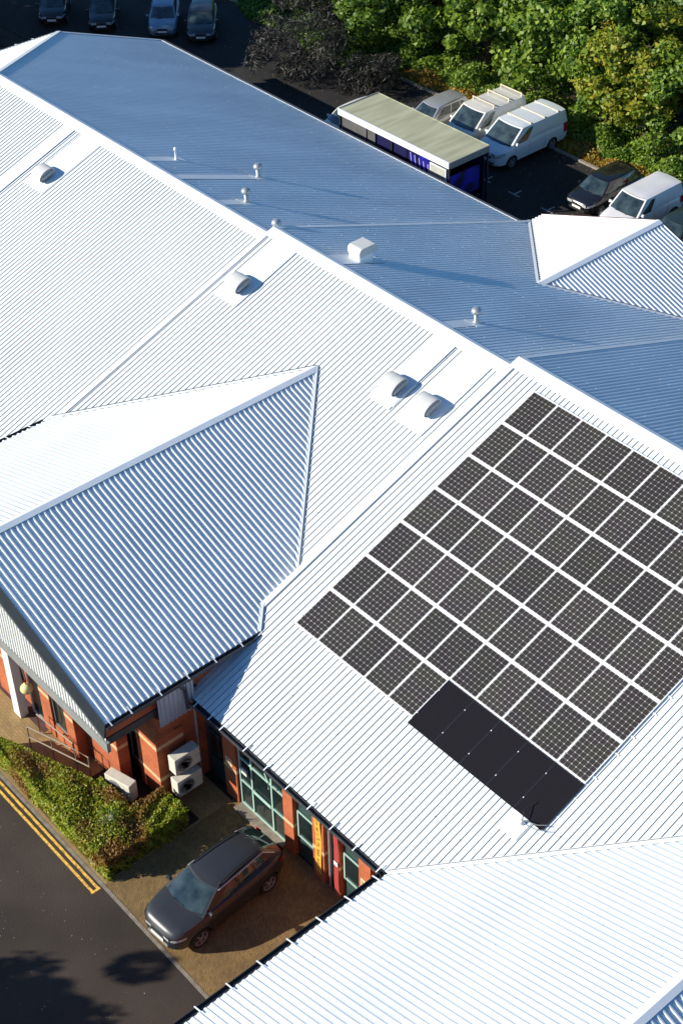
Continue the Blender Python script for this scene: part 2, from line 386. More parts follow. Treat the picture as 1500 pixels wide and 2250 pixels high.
# --- unit C, right of the picture, carries the solar panels
uC = thing('warehouse_unit', 'right hand terrace unit with orange brick piers, its white ribbed roof carrying the solar panels', 'building', (3, 0, 0), group=UG)
# (children are built in world coordinates, so their parent offset is removed)
def world(parent):
    bpy.context.view_layer.update()
    inv = parent.matrix_world.inverted()
    for ch in parent.children:
        ch.matrix_parent_inverse = inv
vlC = lambda u: min(VF, (YR - (-13.54 + (u - 7.9)))) if u > 7.9 else VF
rC = ribbed('roof_slope', FC, XE, 22, C0, vlC, uC, brk=(7.9,), h=0.025, rw=0.06)
rCb = ribbed('roof_slope', BC, XE, 22, C0, lambda u: VBk, uC, h=0.03)
def ridge_cap(pf, pb, u0, u1, parent, wf=0.42, wb=0.2, h=0.04):
    b = slab(pf, u0, u1, -0.002, wf, h, h + 0.012); slab(pb, u0, u1, -0.002, wb, h, h + 0.012, b)
    return b.build('ridge_cap', FLASH, parent)
ridge_cap(FC, BC, XE - 0.02, 22, uC)
b = MB()                                          # verge of unit C standing over unit B
slab(FC, XE - 0.04, XE + 0.16, 0.42, VF, 0.036, 0.05, b)
b.build('verge_flashing', FLASH, uC)
b = slab(BC, XE - 0.04, XE + 0.14, 0.2, VBk, 0.036, 0.05); b.build('verge_flashing', FLASH, uC)
b = slab(FC, XE - 0.04, XE, -0.02, VF, -0.56, 0.034); slab(BC, XE - 0.04, XE, 0.0, VBk, -0.56, 0.034, b)
b.build('verge_fascia', FLASH, uC)
ya = -13.575
gC = gutter((-0.62, ya, 3.63), (7.83, ya, 3.63), (0, -1, 0), uC, straps=[0.25, 0.95, 1.5, 2.6, 3.55, 4.5, 5.45, 6.4, 7.35, 8.3])
# solid body of the unit
def body(name, x0, x1, y0, y1, zr, drop, m, parent, yr=YR):
    zf = zr - T * abs(yr - y0) - drop; zb = zr - T * abs(y1 - yr) - drop; zr_ = zr - drop
    b = MB().hexa([(x0, y0, 0), (x0, y0, zf), (x0, yr, zr_), (x0, y1, zb), (x0, y1, 0)], [(x1, y0, 0), (x1, y0, zf), (x1, yr, zr_), (x1, y1, zb), (x1, y1, 0)])
    return b.build(name, m, parent)
body('wall', XE + 0.08, 22, -13.1, 14.9, ZC, 0.16, BRICK, uC)
# front elevation pieces: (x0, x1, z0, z1)
Yw = -13.1
def piece(name, x0, x1, z0, z1, d, m, parent, y=Yw, y1=None):
    return MB().box(x0, x1, y - d, (y if y1 is None else y1), z0, z1).build(name, m, parent)
piece('fascia', -0.6, 8.2, 3.2, 3.5, 0.42, GUT, uC)
def pier(x0, x1, bands, parent, y=Yw, d=0.2, z1=3.2):
    p = piece('brick_pier', x0, x1, 0, z1, d, BRICK, parent, y)
    for z in bands: MB().box(x0 - 0.004, x1 + 0.004, y - d - 0.006, y + 0.01, z, z + 0.14).build('stone_band', STONE, p)
    return p
pier(0.30, 0.90, (1.32,), uC); pier(3.14, 3.58, (1.28,), uC); p3 = pier(4.46, 4.95, (1.28,), uC); pier(5.40, 5.64, (1.28,), uC); p5 = pier(6.46, 6.95, (1.28,), uC); pier(7.75, 8.15, (1.28,), uC)
def glazing(name, x0, x1, z0, z1, xs, zs, parent, y=Yw, d=0.06, fw=0.05, fm=None):
    pa = MB().box(x0, x1, y - d + 0.02, y - 0.005, z0, z1).build(name, GLASSW, parent)
    b = MB(); fy0, fy1 = y - d - 0.02, y - d + 0.018
    xs = [x0 + fw / 2] + list(xs) + [x1 - fw / 2]; zs = [z0 + fw / 2] + list(zs) + [z1 - fw / 2]
    for x in xs: b.box(x - fw / 2, x + fw / 2, fy0, fy1, z0, z1)
    for z in zs:
        for a, c in zip(xs[:-1], xs[1:]): b.box(a + fw / 2 + 0.0005, c - fw / 2 - 0.0005, fy0 + 0.003, fy1, z - fw / 2, z + fw / 2)
    b.build('frame', fm or TEAL, pa)
    return pa
piece('infill_panel', -0.75, 0.30, 0.0, 3.2, 0.05, DKGREEN, uC)
glazing('window', -0.55, 0.2, 1.0, 2.2, (), (), uC, d=0.09, fm=DKGREEN)
e = glazing('entrance_glazing', 0.94, 3.10, 0.05, 3.19, (1.55, 2.5), (1.12, 2.15), uC, d=0.1, fw=0.06)
MB().box(1.62, 2.44, Yw - 0.135, Yw - 0.123, 1.05, 1.19).build('push_bar', TEAL, e)
MB().box(1.05, 1.3, Yw - 0.12, Yw - 0.09, 1.5, 1.72).build('notice', PLATE, e)
MB().box(0.94, 3.12, Yw - 0.45, Yw - 0.105, 0.004, 0.05).build('threshold', KERB, e)
MB().tube([(2.28, Yw - 0.16, 2.55), (2.62, Yw - 0.3, 2.55), (2.62, Yw - 0.3, 2.25)], 0.018).build('door_closer_arm', TEAL, e)
piece('infill_panel', 3.58, 4.46, 0, 3.2, 0.05, DKGREEN, uC)
glazing('window', 3.68, 4.42, 0.98, 2.12, (), (), uC, d=0.10)
piece('infill_panel', 5.64, 6.46, 0, 3.2, 0.05, DKGREEN, uC)
glazing('window', 5.72, 6.42, 0.98, 2.12, (), (), uC, d=0.10)
piece('infill_panel', 6.95, 7.75, 0, 3.2, 0.05, DKGREEN, uC)
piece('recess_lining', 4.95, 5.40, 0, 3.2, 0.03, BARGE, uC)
MB().tube([(5.12, Yw - 0.5, 3.4), (5.12, Yw - 0.12, 3.1), (5.12, Yw - 0.12, 0.02)], 0.045).build('downpipe', STEEL, uC)
MB().box(6.0, 6.5, Yw - 0.9, Yw - 0.06, 0.004, 0.16).build('doorstep', KERB, uC)
PLQ = mat('cream_plaque', (0.72, 0.56, 0.34), 0.6)
INK = mat('faded_ink', (0.28, 0.2, 0.1), 0.7)
Mfront = lambda x, y, z: Matrix.Translation((x, y, z)) @ Matrix.Rotation(rad(90), 4, 'X')
for (x, z, pr) in ((0.56, 1.66, uC), (6.70, 1.72, uC)):
    q = MB().box(x - 0.15, x + 0.15, Yw - 0.215, Yw - 0.2005, z - 0.16, z + 0.16).build('number_plaque', PLQ, pr)
    text_mesh('plaque_numerals', '52' if x < 1 else 'B2', 0.26, INK, q, Mfront(x, Yw - 0.2175, z))
# banner hanging on a brick pier
YB = mat('yellow_banner_vinyl', (0.62, 0.34, 0.05), 0.5); RB = mat('red_banner_vinyl', (0.33, 0.05, 0.045), 0.5)
bn = thing('banner', 'tall narrow yellow banner with a column of tiny dark lettering on the brick pier', 'banner', (4.72, Yw - 0.22, 0.3))
b = MB()
b.grid(lambda u, v: Vector((4.60 + 0.26 * u, Yw - 0.225 - 0.02 * math.sin(v * 9), 0.35 + 2.75 * v)), 2, 24); b.build('cloth', YB, bn)
b = MB(); z = 0.75
rr = random.Random(3)
while z < 2.8:
    hgt = rr.choice((0.05, 0.07, 0.09)); b.box(4.68, 4.68 + rr.uniform(0.05, 0.11), Yw - 0.256, Yw - 0.249, z, z + hgt * 0.55); z += hgt + rr.choice((0.03, 0.04, 0.14))
b.build('lettering', mat('banner_ink', (0.25, 0.15, 0.02), 0.6), bn); world(bn)
bn = thing('banner', 'narrow red banner on the pier beside the downpipe', 'banner', (5.52, Yw - 0.22, 0.2))
b = MB(); b.grid(lambda u, v: Vector((5.42 + 0.2 * u, Yw - 0.225 - 0.015 * math.sin(v * 8), 0.25 + 2.8 * v)), 2, 24); b.build('cloth', RB, bn)
MB().box(5.44, 5.6, Yw - 0.25, Yw - 0.243, 1.45, 1.62).build('white_patch', PLATE, bn); world(bn)

# --- right wing (part of unit C): roof with 45 degree valley
yv = lambda x: -13.54 + (x - 7.9)                 # valley line
ribbed('wing_roof_slope', DL, -34, -5.0, lambda u: max(0.0, DX - (7.9 + (u + 13.54))) * 0 if u < -13.54 else 0.0,
       lambda u: DX - 7.9 if u < -13.54 else max(0.0, DX - (7.9 + (u + 13.54))), uC, brk=(-13.54, -5.16), h=0.022, rw=0.085)
ribbed('wing_roof_slope', DR, -34, -5.0, C0, lambda u: 8.4 if u < -13.54 else max(0.0, 8.4 - (u + 13.54)), uC, brk=(-13.54,))
b = slab(DL, -34, -5.2, -0.002, 0.2, 0.04, 0.052); slab(DR, -34, -5.2, -0.002, 0.16, 0.04, 0.052, b); b.build('ridge_cap', FLASH, uC)
va = Vector((7.92, -13.52, 3.68 + OFF)); vb = Vector((16.2, -5.24, 6.72 + OFF))
nrm = Vector((-SA, -SA, CA)).normalized()
strip(va + nrm * 0.04, vb + nrm * 0.04, 0.17, 0.012, nrm).build('valley_flashing', FLASH, uC)
strip(va + nrm * 0.052 + Vector((-0.035, 0.035, 0)), vb + nrm * 0.052 + Vector((-0.035, 0.035, 0)), 0.022, 0.01, nrm).build('valley_channel', BAND, uC)
gutter((7.88, -34, 3.63), (7.88, -13.62, 3.63), (-1, 0, 0), uC, straps=[0.4 + 0.985 * i for i in range(21)])
b = MB().hexa([(8.3, -33.8, 0), (8.3, -33.8, 3.5), (DX, -33.8, DZ - 0.2), (24.2, -33.8, 3.5), (24.2, -33.8, 0)], [(8.3, -13.3, 0), (8.3, -13.3, 3.5), (DX, -13.3, DZ - 0.2), (24.2, -13.3, 3.5), (24.2, -13.3, 0)])
b.build('wing_wall', BRICK, uC)
world(uC)

# --- unit B, middle
uB = thing('warehouse_unit', 'middle terrace unit with a projecting front gable end and white ribbed roof', 'building', (-7.5, 0, 0), group=UG)
ribbed('roof_slope', FB, XB, XE - 0.04, C0, lambda u: VF, uB, h=0.025, rw=0.06)
# back slope of B stops at the rear gable valleys
ribbed('roof_slope', BB, XB, XE - 0.04, C0, lambda u: min(VBk, 8.62 - YR + abs(u - KX)), uB, brk=(KX,), h=0.03)
ridge_cap(FB, BB, XB - 0.02, XE - 0.05, uB)
slab(FB, XB - 0.04, XB + 0.12, 0.42, VF, 0.036, 0.05).build('verge_flashing', FLASH, uB); slab(BB, XB - 0.04, XB + 0.14, 0.2, VBk, 0.036, 0.05).build('verge_flashing', FLASH, uB)
slab(FB, XE - 0.36, XE - 0.05, 0.42, 9.4, 0.036, 0.05).build('abutment_flashing', FLASH, uB)
b = slab(FB, XB - 0.04, XB, -0.02, VF, -0.5, 0.034); slab(BB, XB - 0.04, XB, 0, VBk, -0.5, 0.034, b); b.build('verge_fascia', FLASH, uB)
body('wall', XB + 0.05, XE - 0.06, -13.1, 14.9, ZB, 0.16, BRICK, uB)
# front gable
yap = YR - (ZB - GZ) / T                          # where the gable ridge meets B
yap2 = YR - (ZC - GZ) / T
EV = 6.74                                         # half width of gable roof on plan
YG = -16.56
def gr_max(y):
    a = yap - y                                   # valley with B
    if a <= XE - GX: return max(0.0, a)
    a2 = yap2 - y                                 # valley with C
    if a2 <= XE - GX: return XE - GX
    return min(EV, a2)
ribbed('gable_roof_slope', GR, YG, yap, C0, gr_max, uB, brk=(yap - (XE - GX), yap2 - (XE - GX), yap2 - EV), h=0.042, phase=0.07)
ribbed('gable_roof_slope', GL, YG, yap, C0, lambda y: min(EV, max(0.0, yap - y)), uB, brk=(yap - EV,), phase=0.07)
b = slab(GR, YG, yap, -0.002, 0.19, 0.042, 0.054); slab(GL, YG, yap, -0.002, 0.16, 0.042, 0.054, b); b.build('ridge_cap', FLASH, uB)
def valley(p, q, n, wdt, parent, side, lo=0.045):
    p = Vector(p); q = Vector(q); n = Vector(n).normalized()
    d = (q - p).normalized(); sd = d.cross(n).normalized() * side
    strip(p + n * lo, q + n * lo, wdt, 0.012, n).build('valley_flashing', FLASH, parent)
    strip(p + n * (lo + 0.014) + sd * wdt * 0.28, q + n * (lo + 0.014) + sd * wdt * 0.28, 0.03, 0.012, n).build('valley_channel', GUT, parent)
zz = lambda x: GZ - T * (x - GX) + OFF
valley((GX, yap, GZ + OFF), (XE - 0.04, yap - (XE - GX), zz(XE)), (SA, -SA, CA), 0.2, uB, -1)
valley((XE, yap2 - (XE - GX), zz(XE)), (GX + EV, yap2 - EV, zz(GX + EV)), (SA, -SA, CA), 0.18, uB, -1)
valley((GX, yap, GZ + OFF), (GX - EV, yap - EV, zz(GX + EV)), (-SA, -SA, CA), 0.16, uB, 1)
ze = GZ - T * EV - 0.04
gutter((GX + EV, YG, ze), (GX + EV, yap2 - EV - 0.05, ze), (1, 0, 0), uB, straps=[0.15, 0.85, 1.9, 2.9, 3.9, 4.9], wid=0.14)
gutter((GX - EV, YG, ze), (GX - EV, yap - EV - 0.3, ze), (-1, 0, 0), uB, straps=[0.4 + 0.95 * i for i in range(7)])
# barge boards, cladding, fascia band
for sg in (1, -1):
    x0, x1 = GX, GX + sg * (EV + 0.02)
    zt = lambda x: GZ - T * abs(x - GX) + 0.0
    q = [(x0, YG - 0.10, zt(x0) - 0.58), (x1, YG - 0.10, zt(x1) - 0.52), (x1, YG - 0.004, zt(x1)), (x0, YG - 0.004, zt(x0))]
    r_ = [(x0, YG - 0.05, zt(x0) - 0.58), (x1, YG - 0.05, zt(x1) - 0.52), (x1, YG + 0.03, zt(x1) - 0.03), (x0, YG + 0.03, zt(x0) - 0.03)]
    MB().hexa(q if sg > 0 else q[::-1], r_ if sg > 0 else r_[::-1]).build('barge_board', BARGE, uB)
    MB().bar((x0, YG - 0.115, zt(x0) - 0.585), (x1, YG - 0.115, zt(x1) - 0.53), 0.03, 0.05).build('barge_trim', BAND, uB)
def vclad(name, x0, x1, y, ztop, zbot, parent, pitch=0.16, dep=0.03, axis='x', m=None):
    b = MB(); x = x0; pr = [(0, 0), (pitch * 0.45, 0), (pitch * 0.55, -dep), (pitch * 0.9, -dep)]
    pts = []
    while x < x1:
        for a, d in pr:
            if x + a < x1: pts.append((x + a, d))
        x += pitch
    pts.append((x1, 0))
    for (a, da), (c, dc) in zip(pts[:-1], pts[1:]):
        if axis == 'x': b.add([(a, y + da, zbot), (c, y + dc, zbot), (c, y + dc, ztop(c)), (a, y + da, ztop(a))], [(0, 1, 2, 3)])
        else: b.add([(y - da, a, zbot), (y - dc, c, zbot), (y - dc, c, ztop(c)), (y - da, a, ztop(a))], [(0, 1, 2, 3)])
    return b.build(name, m or CLAD, parent)
YC = -16.52
vclad('gable_cladding', GX - EV + 0.15, GX + EV - 0.15, YC, lambda x: GZ - T * abs(x - GX) - 0.4, 3.8, uB)
MB().box(GX - EV + 0.1, GX + EV - 0.02, YC - 0.07, YC + 0.05, 3.42, 3.8).build('fascia_band', BAND, uB)
MB().box(GX - EV + 0.12, GX + EV - 0.2, YC + 0.05, -13.2, 3.5, 3.78).build('soffit', GUT, uB)
b = MB().hexa([(-13.9, YC + 0.07, 3.78), (-13.9, YC + 0.07, 4.4), (GX, YC + 0.07, GZ - 0.22), (-0.95, YC + 0.07, 4.4), (-0.95, YC + 0.07, 3.78)], [(-13.9, -8, 3.78), (-13.9, -8, 4.4), (GX, -8, GZ - 0.22), (-0.95, -8, 4.4), (-0.95, -8, 3.78)])
b.build('gable_wall', BRICK, uB)
MB().box(-13.9, -3.8, -15.8, -13.0, 0, 3.5).box(-3.798, -3.0, -15.3, -13.0, 0, 3.5).build('front_wall', BRICK, uB)
MB().box(-3.0, -0.75, -14.8, -13.12, 0, 3.5).build('side_wall', BRICK, uB)
vclad('side_cladding', -14.75, -13.45, -0.72, lambda y: 4.4, 3.15, uB, axis='y', m=mat('grey_cladding', (0.36, 0.38, 0.40), 0.5, var=0.1, scale=2))
def bandpier(x0, x1, y0, y1, z1, bands, parent):
    p = MB().box(x0, x1, y0, y1, 0, z1).build('brick_pier', BRICK, parent)
    for z in bands: MB().box(x0 - 0.006, x1 + 0.006, y0 - 0.008, y1 - 0.01, z, z + 0.15).build('stone_band', STONE, p)
    return p
bandpier(-1.8, -0.70, -15.0, -14.0, 2.75, (0.92, 2.3), uB)
MB().hexa([(-1.8, -15.0, 2.75), (-0.70, -15.0, 2.75), (-0.70, -14.3, 2.75), (-1.8, -14.3, 2.75)], [(-1.6, -14.75, 3.2), (-0.95, -14.75, 3.2), (-0.95, -14.3, 3.2), (-1.6, -14.3, 3.2)]).build('sloped_brick_head', BRICK, uB)
glazing('window', -2.75, -1.82, 0.75, 3.2, (-2.3,), (2.1,), uB, y=-14.85, d=0.06, fm=BAND)
bandpier(-2.5, -2.0, -15.6, -15.2, 3.4, (1.7,), uB)
MB().box(-3.9, -2.502, -15.6, -15.3, 0, 1.5).build('brick_plinth', BRICK, uB)
glazing('window', -3.75, -2.55, 1.5, 3.4, (-3.15,), (2.3,), uB, y=-15.35, d=0.05, fm=BAND)
for (x0, x1) in ((-4.28, -3.8), (-5.75, -5.15)): bandpier(x0, x1, -16.0, -15.8, 3.42, (1.75,), uB)
MB().box(-5.13, -4.3, -15.96, -15.8, 0, 0.6).build('brick_plinth', BRICK, uB)
MB().box(-3.8, -3.78, -15.99, -15.4, 0, 3.42).build('brick_return', BRICK, uB)
glazing('window', -5.13, -4.3, 0.62, 3.4, (), (2.2,), uB, y=-15.85, d=0.06, fm=BAND)
glazing('entrance_door', -6.6, -5.78, 0.05, 3.4, (), (2.2,), uB, y=-15.85, d=0.06, fm=CLAD)
glazing('window', -9.5, -7.1, 0.9, 3.4, (-8.7, -7.9), (2.2,), uB, y=-15.85, d=0.06, fm=CLAD)
MB().box(-7.02, -6.62, -16.4, -16.1, 0, 3.42).build('white_column', CLAD, uB)
bandpier(-8.3, -7.6, -16.1, -15.8, 3.42, (1.75,), uB)
MB().tube([(-0.72, -13.75, 3.3), (-0.72, -13.5, 3.1), (-0.72, -13.5, 0.02)], 0.05).build('downpipe', STEEL, uB)
MB().tube([(-0.62, -14.0, 4.5), (-0.62, -13.8, 4.2), (-0.66, -13.75, 3.35)], 0.06).build('downpipe', GUT, uB)
# rear gable of B
YK = 15.75
ribbed('gable_roof_slope', KR, 8.62, YK, C0, lambda y: min(6.35, max(0.0, y - 8.62)), uB, brk=(8.62 + 6.35,))
ribbed('gable_roof_slope', KL, 8.62, YK, C0, lambda y: min(6.35, max(0.0, y - 8.62)), uB, brk=(8.62 + 6.35,))
b = slab(KR, 8.62, YK + 0.02, -0.002, 0.19, 0.042, 0.054); slab(KL, 8.62, YK + 0.02, -0.002, 0.16, 0.042, 0.054, b); b.build('ridge_cap', FLASH, uB)
zk = lambda d: KZ - T * d + OFF
valley((KX, 8.62, KZ + OFF), (KX - 6.35, 8.62 + 6.35, zk(6.35)), (-SA, SA, CA), 0.17, uB, 1)
valley((KX, 8.62, KZ + OFF), (KX + 6.35, 8.62 + 6.35, zk(6.35)), (SA, SA, CA), 0.2, uB, -1)
b = MB().hexa([(KX - 6.3, 9.5, 0), (KX - 6.3, 9.5, 2.9), (KX, 9.5, KZ - 0.2), (KX + 6.2, 9.5, 2.9), (KX + 6.2, 9.5, 0)], [(KX - 6.3, YK - 0.25, 0), (KX - 6.3, YK - 0.25, 2.9), (KX, YK - 0.25, KZ - 0.2), (KX + 6.2, YK - 0.25, 2.9), (KX + 6.2, YK - 0.25, 0)])
b.build('rear_gable_wall', BRICK, uB)
REDB = mat('terracotta_verge', (0.12, 0.045, 0.03), 0.7)
for sg in (1, -1):
    q = [(KX, YK, KZ - 0.3), (KX + sg * 6.4, YK, KZ - T * 6.4 - 0.3), (KX + sg * 6.4, YK, KZ - T * 6.4), (KX, YK, KZ)]
    r_ = [(x, y + 0.06, z) for x, y, z in q]
    MB().hexa(q[::-1] if sg > 0 else q, r_[::-1] if sg > 0 else r_).build('barge_board', REDB if sg < 0 else BARGE, uB)
# flat flashings running from the ridge down past the cowls
def soaker(pl, u0, u1, v0, v1, parent, lines=()):
    o = slab(pl, u0, u1, v0, v1, 0.030, 0.040).build('flat_flashing', FLASH, parent)
    for (a, c) in lines: slab(pl, a, a + 0.045, 0.42, c, 0.040, 0.062).build('standing_seam', FLASH, o)
soaker(FB, -13.45, -12.2, 0.42, 3.35, uB, lines=())
soaker(FB, -4.95, -3.9, 0.42, 3.45, uB, lines=((-3.93, 3.2),))
soaker(FB, -3.55, -2.2, 0.42, 3.6, uB)
soaker(BB, -11.25, -10.35, 0.2, 2.3, uB); soaker(BB, -5.2, -4.7, 0.2, 1.9, uB)
world(uB)

# --- unit A, far
uA = thing('warehouse_unit', 'far left terrace unit with half hipped end and long plain rear slope', 'building', (-28, 0, 0), group=UG)
HB = 8.0
ribbed('roof_slope', FA, XA, XB - 0.04, lambda u: max(0.0, HX - u), lambda u: VF, uA, brk=(HX,), h=0.025, rw=0.06)
ribbed('roof_slope', BA, XA, XB - 0.04, lambda u: max(0.0, HX - u), lambda u: VBk, uA, brk=(HX,), h=0.026)
HP = Plane('L', 0, ZA, HX)
ribbed('hip_roof_slope', HP, YR - (HX - XA), YR + (HX - XA), lambda y: abs(y - YR), lambda y: HX - XA + 0.12, uA, brk=(YR,))
ridge_cap(FA, BA, HX, XB - 0.05, uA)
for sg in (1, -1):
    strip(Vector((HX, YR, ZA + 0.0)), Vector((XA, YR + sg * (HX - XA), ZA - T * (HX - XA) + 0.0)), 0.22, 0.02, (-SA, sg * SA, CA)).build('hip_flashing', FLASH, uA)
slab(BA, XA - 0.03, XA + 0.14, HX - XA, VBk, 0.036, 0.05).build('verge_flashing', FLASH, uA); slab(FA, XA - 0.03, XA + 0.14, HX - XA, VF, 0.036, 0.05).build('verge_flashing', FLASH, uA)
slab(HP, YR - (HX - XA), YR + (HX - XA) + 0.1, HX - XA + 0.02, HX - XA + 0.16, 0.036, 0.05).build('eave_flashing', FLASH, uA)
gutter((XA - 0.1, -7.5, 4.93), (XA - 0.1, 8.9, 4.93), (-1, 0, 0), uA, straps=[1 + i for i in range(15)])
body('wall', XA + 0.1, XB - 0.06, -13.1, 14.9, ZA - 0.02, 0.3, BRICK, uA) if False else None
b = MB().hexa([(XB - 0.06, -13.1, 0), (XB - 0.06, -13.1, 2.75), (XB - 0.06, YR, ZA - 0.16), (XB - 0.06, 14.9, 2.65), (XB - 0.06, 14.9, 0)], [(HX, -13.1, 0), (HX, -13.1, 2.75), (HX, YR, ZA - 0.16), (HX, 14.9, 2.65), (HX, 14.9, 0)])
b.box(XA + 0.2, HX - 0.003, -13.1, 14.9, 0, 2.6); b.box(XA + 0.2, HX - 0.003, -7, 8.4, 2.603, 4.7); b.build('wall', BRICK, uA)
gutter((XA, 15.27, 2.65), (-14.05, 15.27, 2.65), (0, 1, 0), uA, straps=None)
slab(BA, XA, XB - 0.05, VBk - 0.1, VBk + 0.03, 0.036, 0.05).build('eave_flashing', FLASH, uA)
slab(FA, -27.5, -26.75, 0.42, VF, 0.034, 0.046).build('flat_flashing', FLASH, uA)
slab(FA, -14.42, -14.05, 0.42, VF, 0.034, 0.046).build('abutment_flashing', FLASH, uA)
soaker(FA, -26.25, -24.85, 0.42, 3.45, uA, lines=((-26.3, 3.0),))
soaker(BA, -22.7, -22.25, 0.2, 2.05, uA); soaker(BA, -20.65, -20.15, 0.2, 4.7, uA); soaker(BA, -17.8, -17.3, 0.2, 1.8, uA)
world(uA)
COWLF = mat('cowl_face_grey', (0.17, 0.18, 0.21), 0.5)

# ---------------------------------------------------------------- roof furniture
def cowl(label, x, v, pl, z_):
    p = pl.P(x, v, 0.03)
    t = thing('roof_cowl', label, 'roof vent', p, group='curved cowls on the front roof slope')
    # a low barrel hood, axis along x, its oval mouth facing right
    n = 22; Mx = Matrix.Rotation(math.atan(T), 4, 'X')
    def ring(xx, s, dz=0.0): return [Mx @ Vector((xx, -math.cos(2 * math.pi * k / n) * 0.44 * s, 0.25 + dz + math.sin(2 * math.pi * k / n) * 0.25 * s)) for k in range(n)]
    b = MB(); RG = [ring(-0.5, 0.35, -0.06), ring(-0.46, 0.72, -0.02), ring(-0.36, 0.93), ring(-0.1, 1.0), ring(0.36, 1.0), ring(0.40, 0.97), ring(0.33, 0.90)]
    for A, B in zip(RG[:-1], RG[1:]): b.add(A + B, [(k, (k + 1) % n, n + (k + 1) % n, n + k) for k in range(n)])
    b.add(RG[0], [tuple(range(n))]); b.build('hood', VENTM, t, smooth=True)
    b = MB(); b.add(ring(0.335, 0.905), [tuple(range(n))]); b.build('louvre_face', COWLF, t)
    b = MB()
    for zz, wd_ in ((0.20, 0.30), (0.26, 0.34)): b.hexa([Mx @ Vector(q) for q in ((0.338, -wd_, zz), (0.40, -wd_, zz - 0.02), (0.40, wd_, zz - 0.02), (0.338, wd_, zz))], [Mx @ Vector(q) for q in ((0.338, -wd_, zz + 0.02), (0.40, -wd_, zz), (0.40, wd_, zz), (0.338, wd_, zz + 0.02))])
    b.build('louvre_blade', VENTM, t)
    MB().hexa([Mx @ Vector(q) for q in ((-0.34, -0.36, 0.01), (0.3, -0.36, 0.01), (0.3, 0.36, 0.01), (-0.34, 0.36, 0.01))], [Mx @ Vector(q) for q in ((-0.3, -0.3, 0.16), (0.28, -0.3, 0.16), (0.28, 0.3, 0.16), (-0.3, 0.3, 0.16))]).build('upstand', FLASH, t)
    b = MB(); b.hexa([Mx @ Vector(q) for q in ((-0.6, -0.66, 0.0), (0.62, -0.66, 0), (0.62, 0.6, 0), (-0.6, 0.6, 0))], [Mx @ Vector(q) for q in ((-0.6, -0.66, 0.02), (0.62, -0.66, 0.02), (0.62, 0.6, 0.02), (-0.6, 0.6, 0.02))]); b.build('base_plate', FLASH, t)
    t.scale = (0.92, 0.92, 0.92)
    return t
cowl('curved cream cowl on its own on the far upper left of the white roof', -25.62, 2.78, FA, 0)
cowl('curved cream cowl on the middle of the white roof, below the first ridge step', -12.85, 2.62, FB, 0)
cowl('curved cream cowl, the upper left one of the pair near the solar panels', -4.42, 2.72, FB, 0)
cowl('curved cream cowl, the lower right one of the pair near the solar panels', -2.86, 2.72, FB, 0)
GV = 'small vents along the blue shaded rear roof'
def mushroom(label, x, v, pl, h=0.62):
    t = thing('vent_pipe', label, 'vent pipe', pl.P(x, v, 0.03), group=GV)
    MB().lathe([(0.17, -0.06), (0.15, 0.02), (0.085, 0.1), (0.085, h * 0.62)], 14).build('pipe', STEEL, t, smooth=True)
    MB().lathe([(0.09, h * 0.60), (0.17, h * 0.64), (0.2, h * 0.74), (0.17, h * 0.9), (0.08, h)], 14).build('cap', STEEL, t, smooth=True)
    Mx = Matrix.Rotation(-math.atan(T), 4, 'X')
    MB().box(-0.3, 0.3, -0.3, 0.3, -0.01, 0.012, M=Mx).build('base_plate', FLASH, t)
    return t
mushroom('capped metal vent pipe on blue slope, the farther right of the two in the middle', -20.42, 4.32, BA)
mushroom('capped metal vent pipe on blue slope, the nearer of the two side by side', -17.57, 1.5, BA)
mushroom('capped metal vent pipe peeping over the ridge step at the roof join', -14.25, 0.35, BA)
mushroom('capped metal vent pipe alone on the blue slope right of the box vent', -4.93, 1.62, BB)
t = thing('vent_pipe', 'thin plain white pipe on the far blue slope left of the capped vents', 'vent pipe', BA.P(-22.42, 1.65, 0.03), group=GV)
MB().lathe([(0.1, 0), (0.06, 0.06), (0.055, 0.42), (0.075, 0.43), (0.06, 0.55)], 12).build('pipe', FLASH, t, smooth=True)
# square box vent with rounded top
t = thing('box_vent', 'square white box vent with rounded hood on the blue rear roof', 'roof vent', BB.P(-10.75, 1.5, 0.0))
b = MB()
b.hexa([(-0.36, -0.42, -0.1), (0.36, -0.42, -0.1), (0.36, 0.36, -0.3), (-0.36, 0.36, -0.3)], [(-0.36, -0.42, 0.42), (0.36, -0.42, 0.42), (0.36, 0.36, 0.42), (-0.36, 0.36, 0.42)])
b.build('upstand', FLASH, t, bevel=0.015)
b = MB(); n = 10; L = []
for xx in (-0.40, 0.40):
    L.append([Vector((xx, -0.46, 0.43))] + [Vector((xx, -0.46 + 0.2 * (1 - math.cos(math.pi / 2 * k / n)), 0.62 + 0.2 * math.sin(math.pi / 2 * k / n))) for k in range(n + 1)] + [Vector((xx, 0.45, 0.82)), Vector((xx, 0.62, 0.66)), Vector((xx, 0.62, 0.5)), Vector((xx, 0.4, 0.43))])
m_ = len(L[0]); b.add(L[0] + L[1], [(k, (k + 1) % m_, m_ + (k + 1) % m_, m_ + k) for k in range(m_)] + [tuple(range(m_ - 1, -1, -1)), tuple(range(m_, 2 * m_))])
b.build('hood', VENTM, t)
MB().box(-0.34, 0.34, 0.4, 0.56, 0.40, 0.428).build('louvre_face', SHADOWGREY, t)
t.scale = (0.82, 0.82, 0.82)

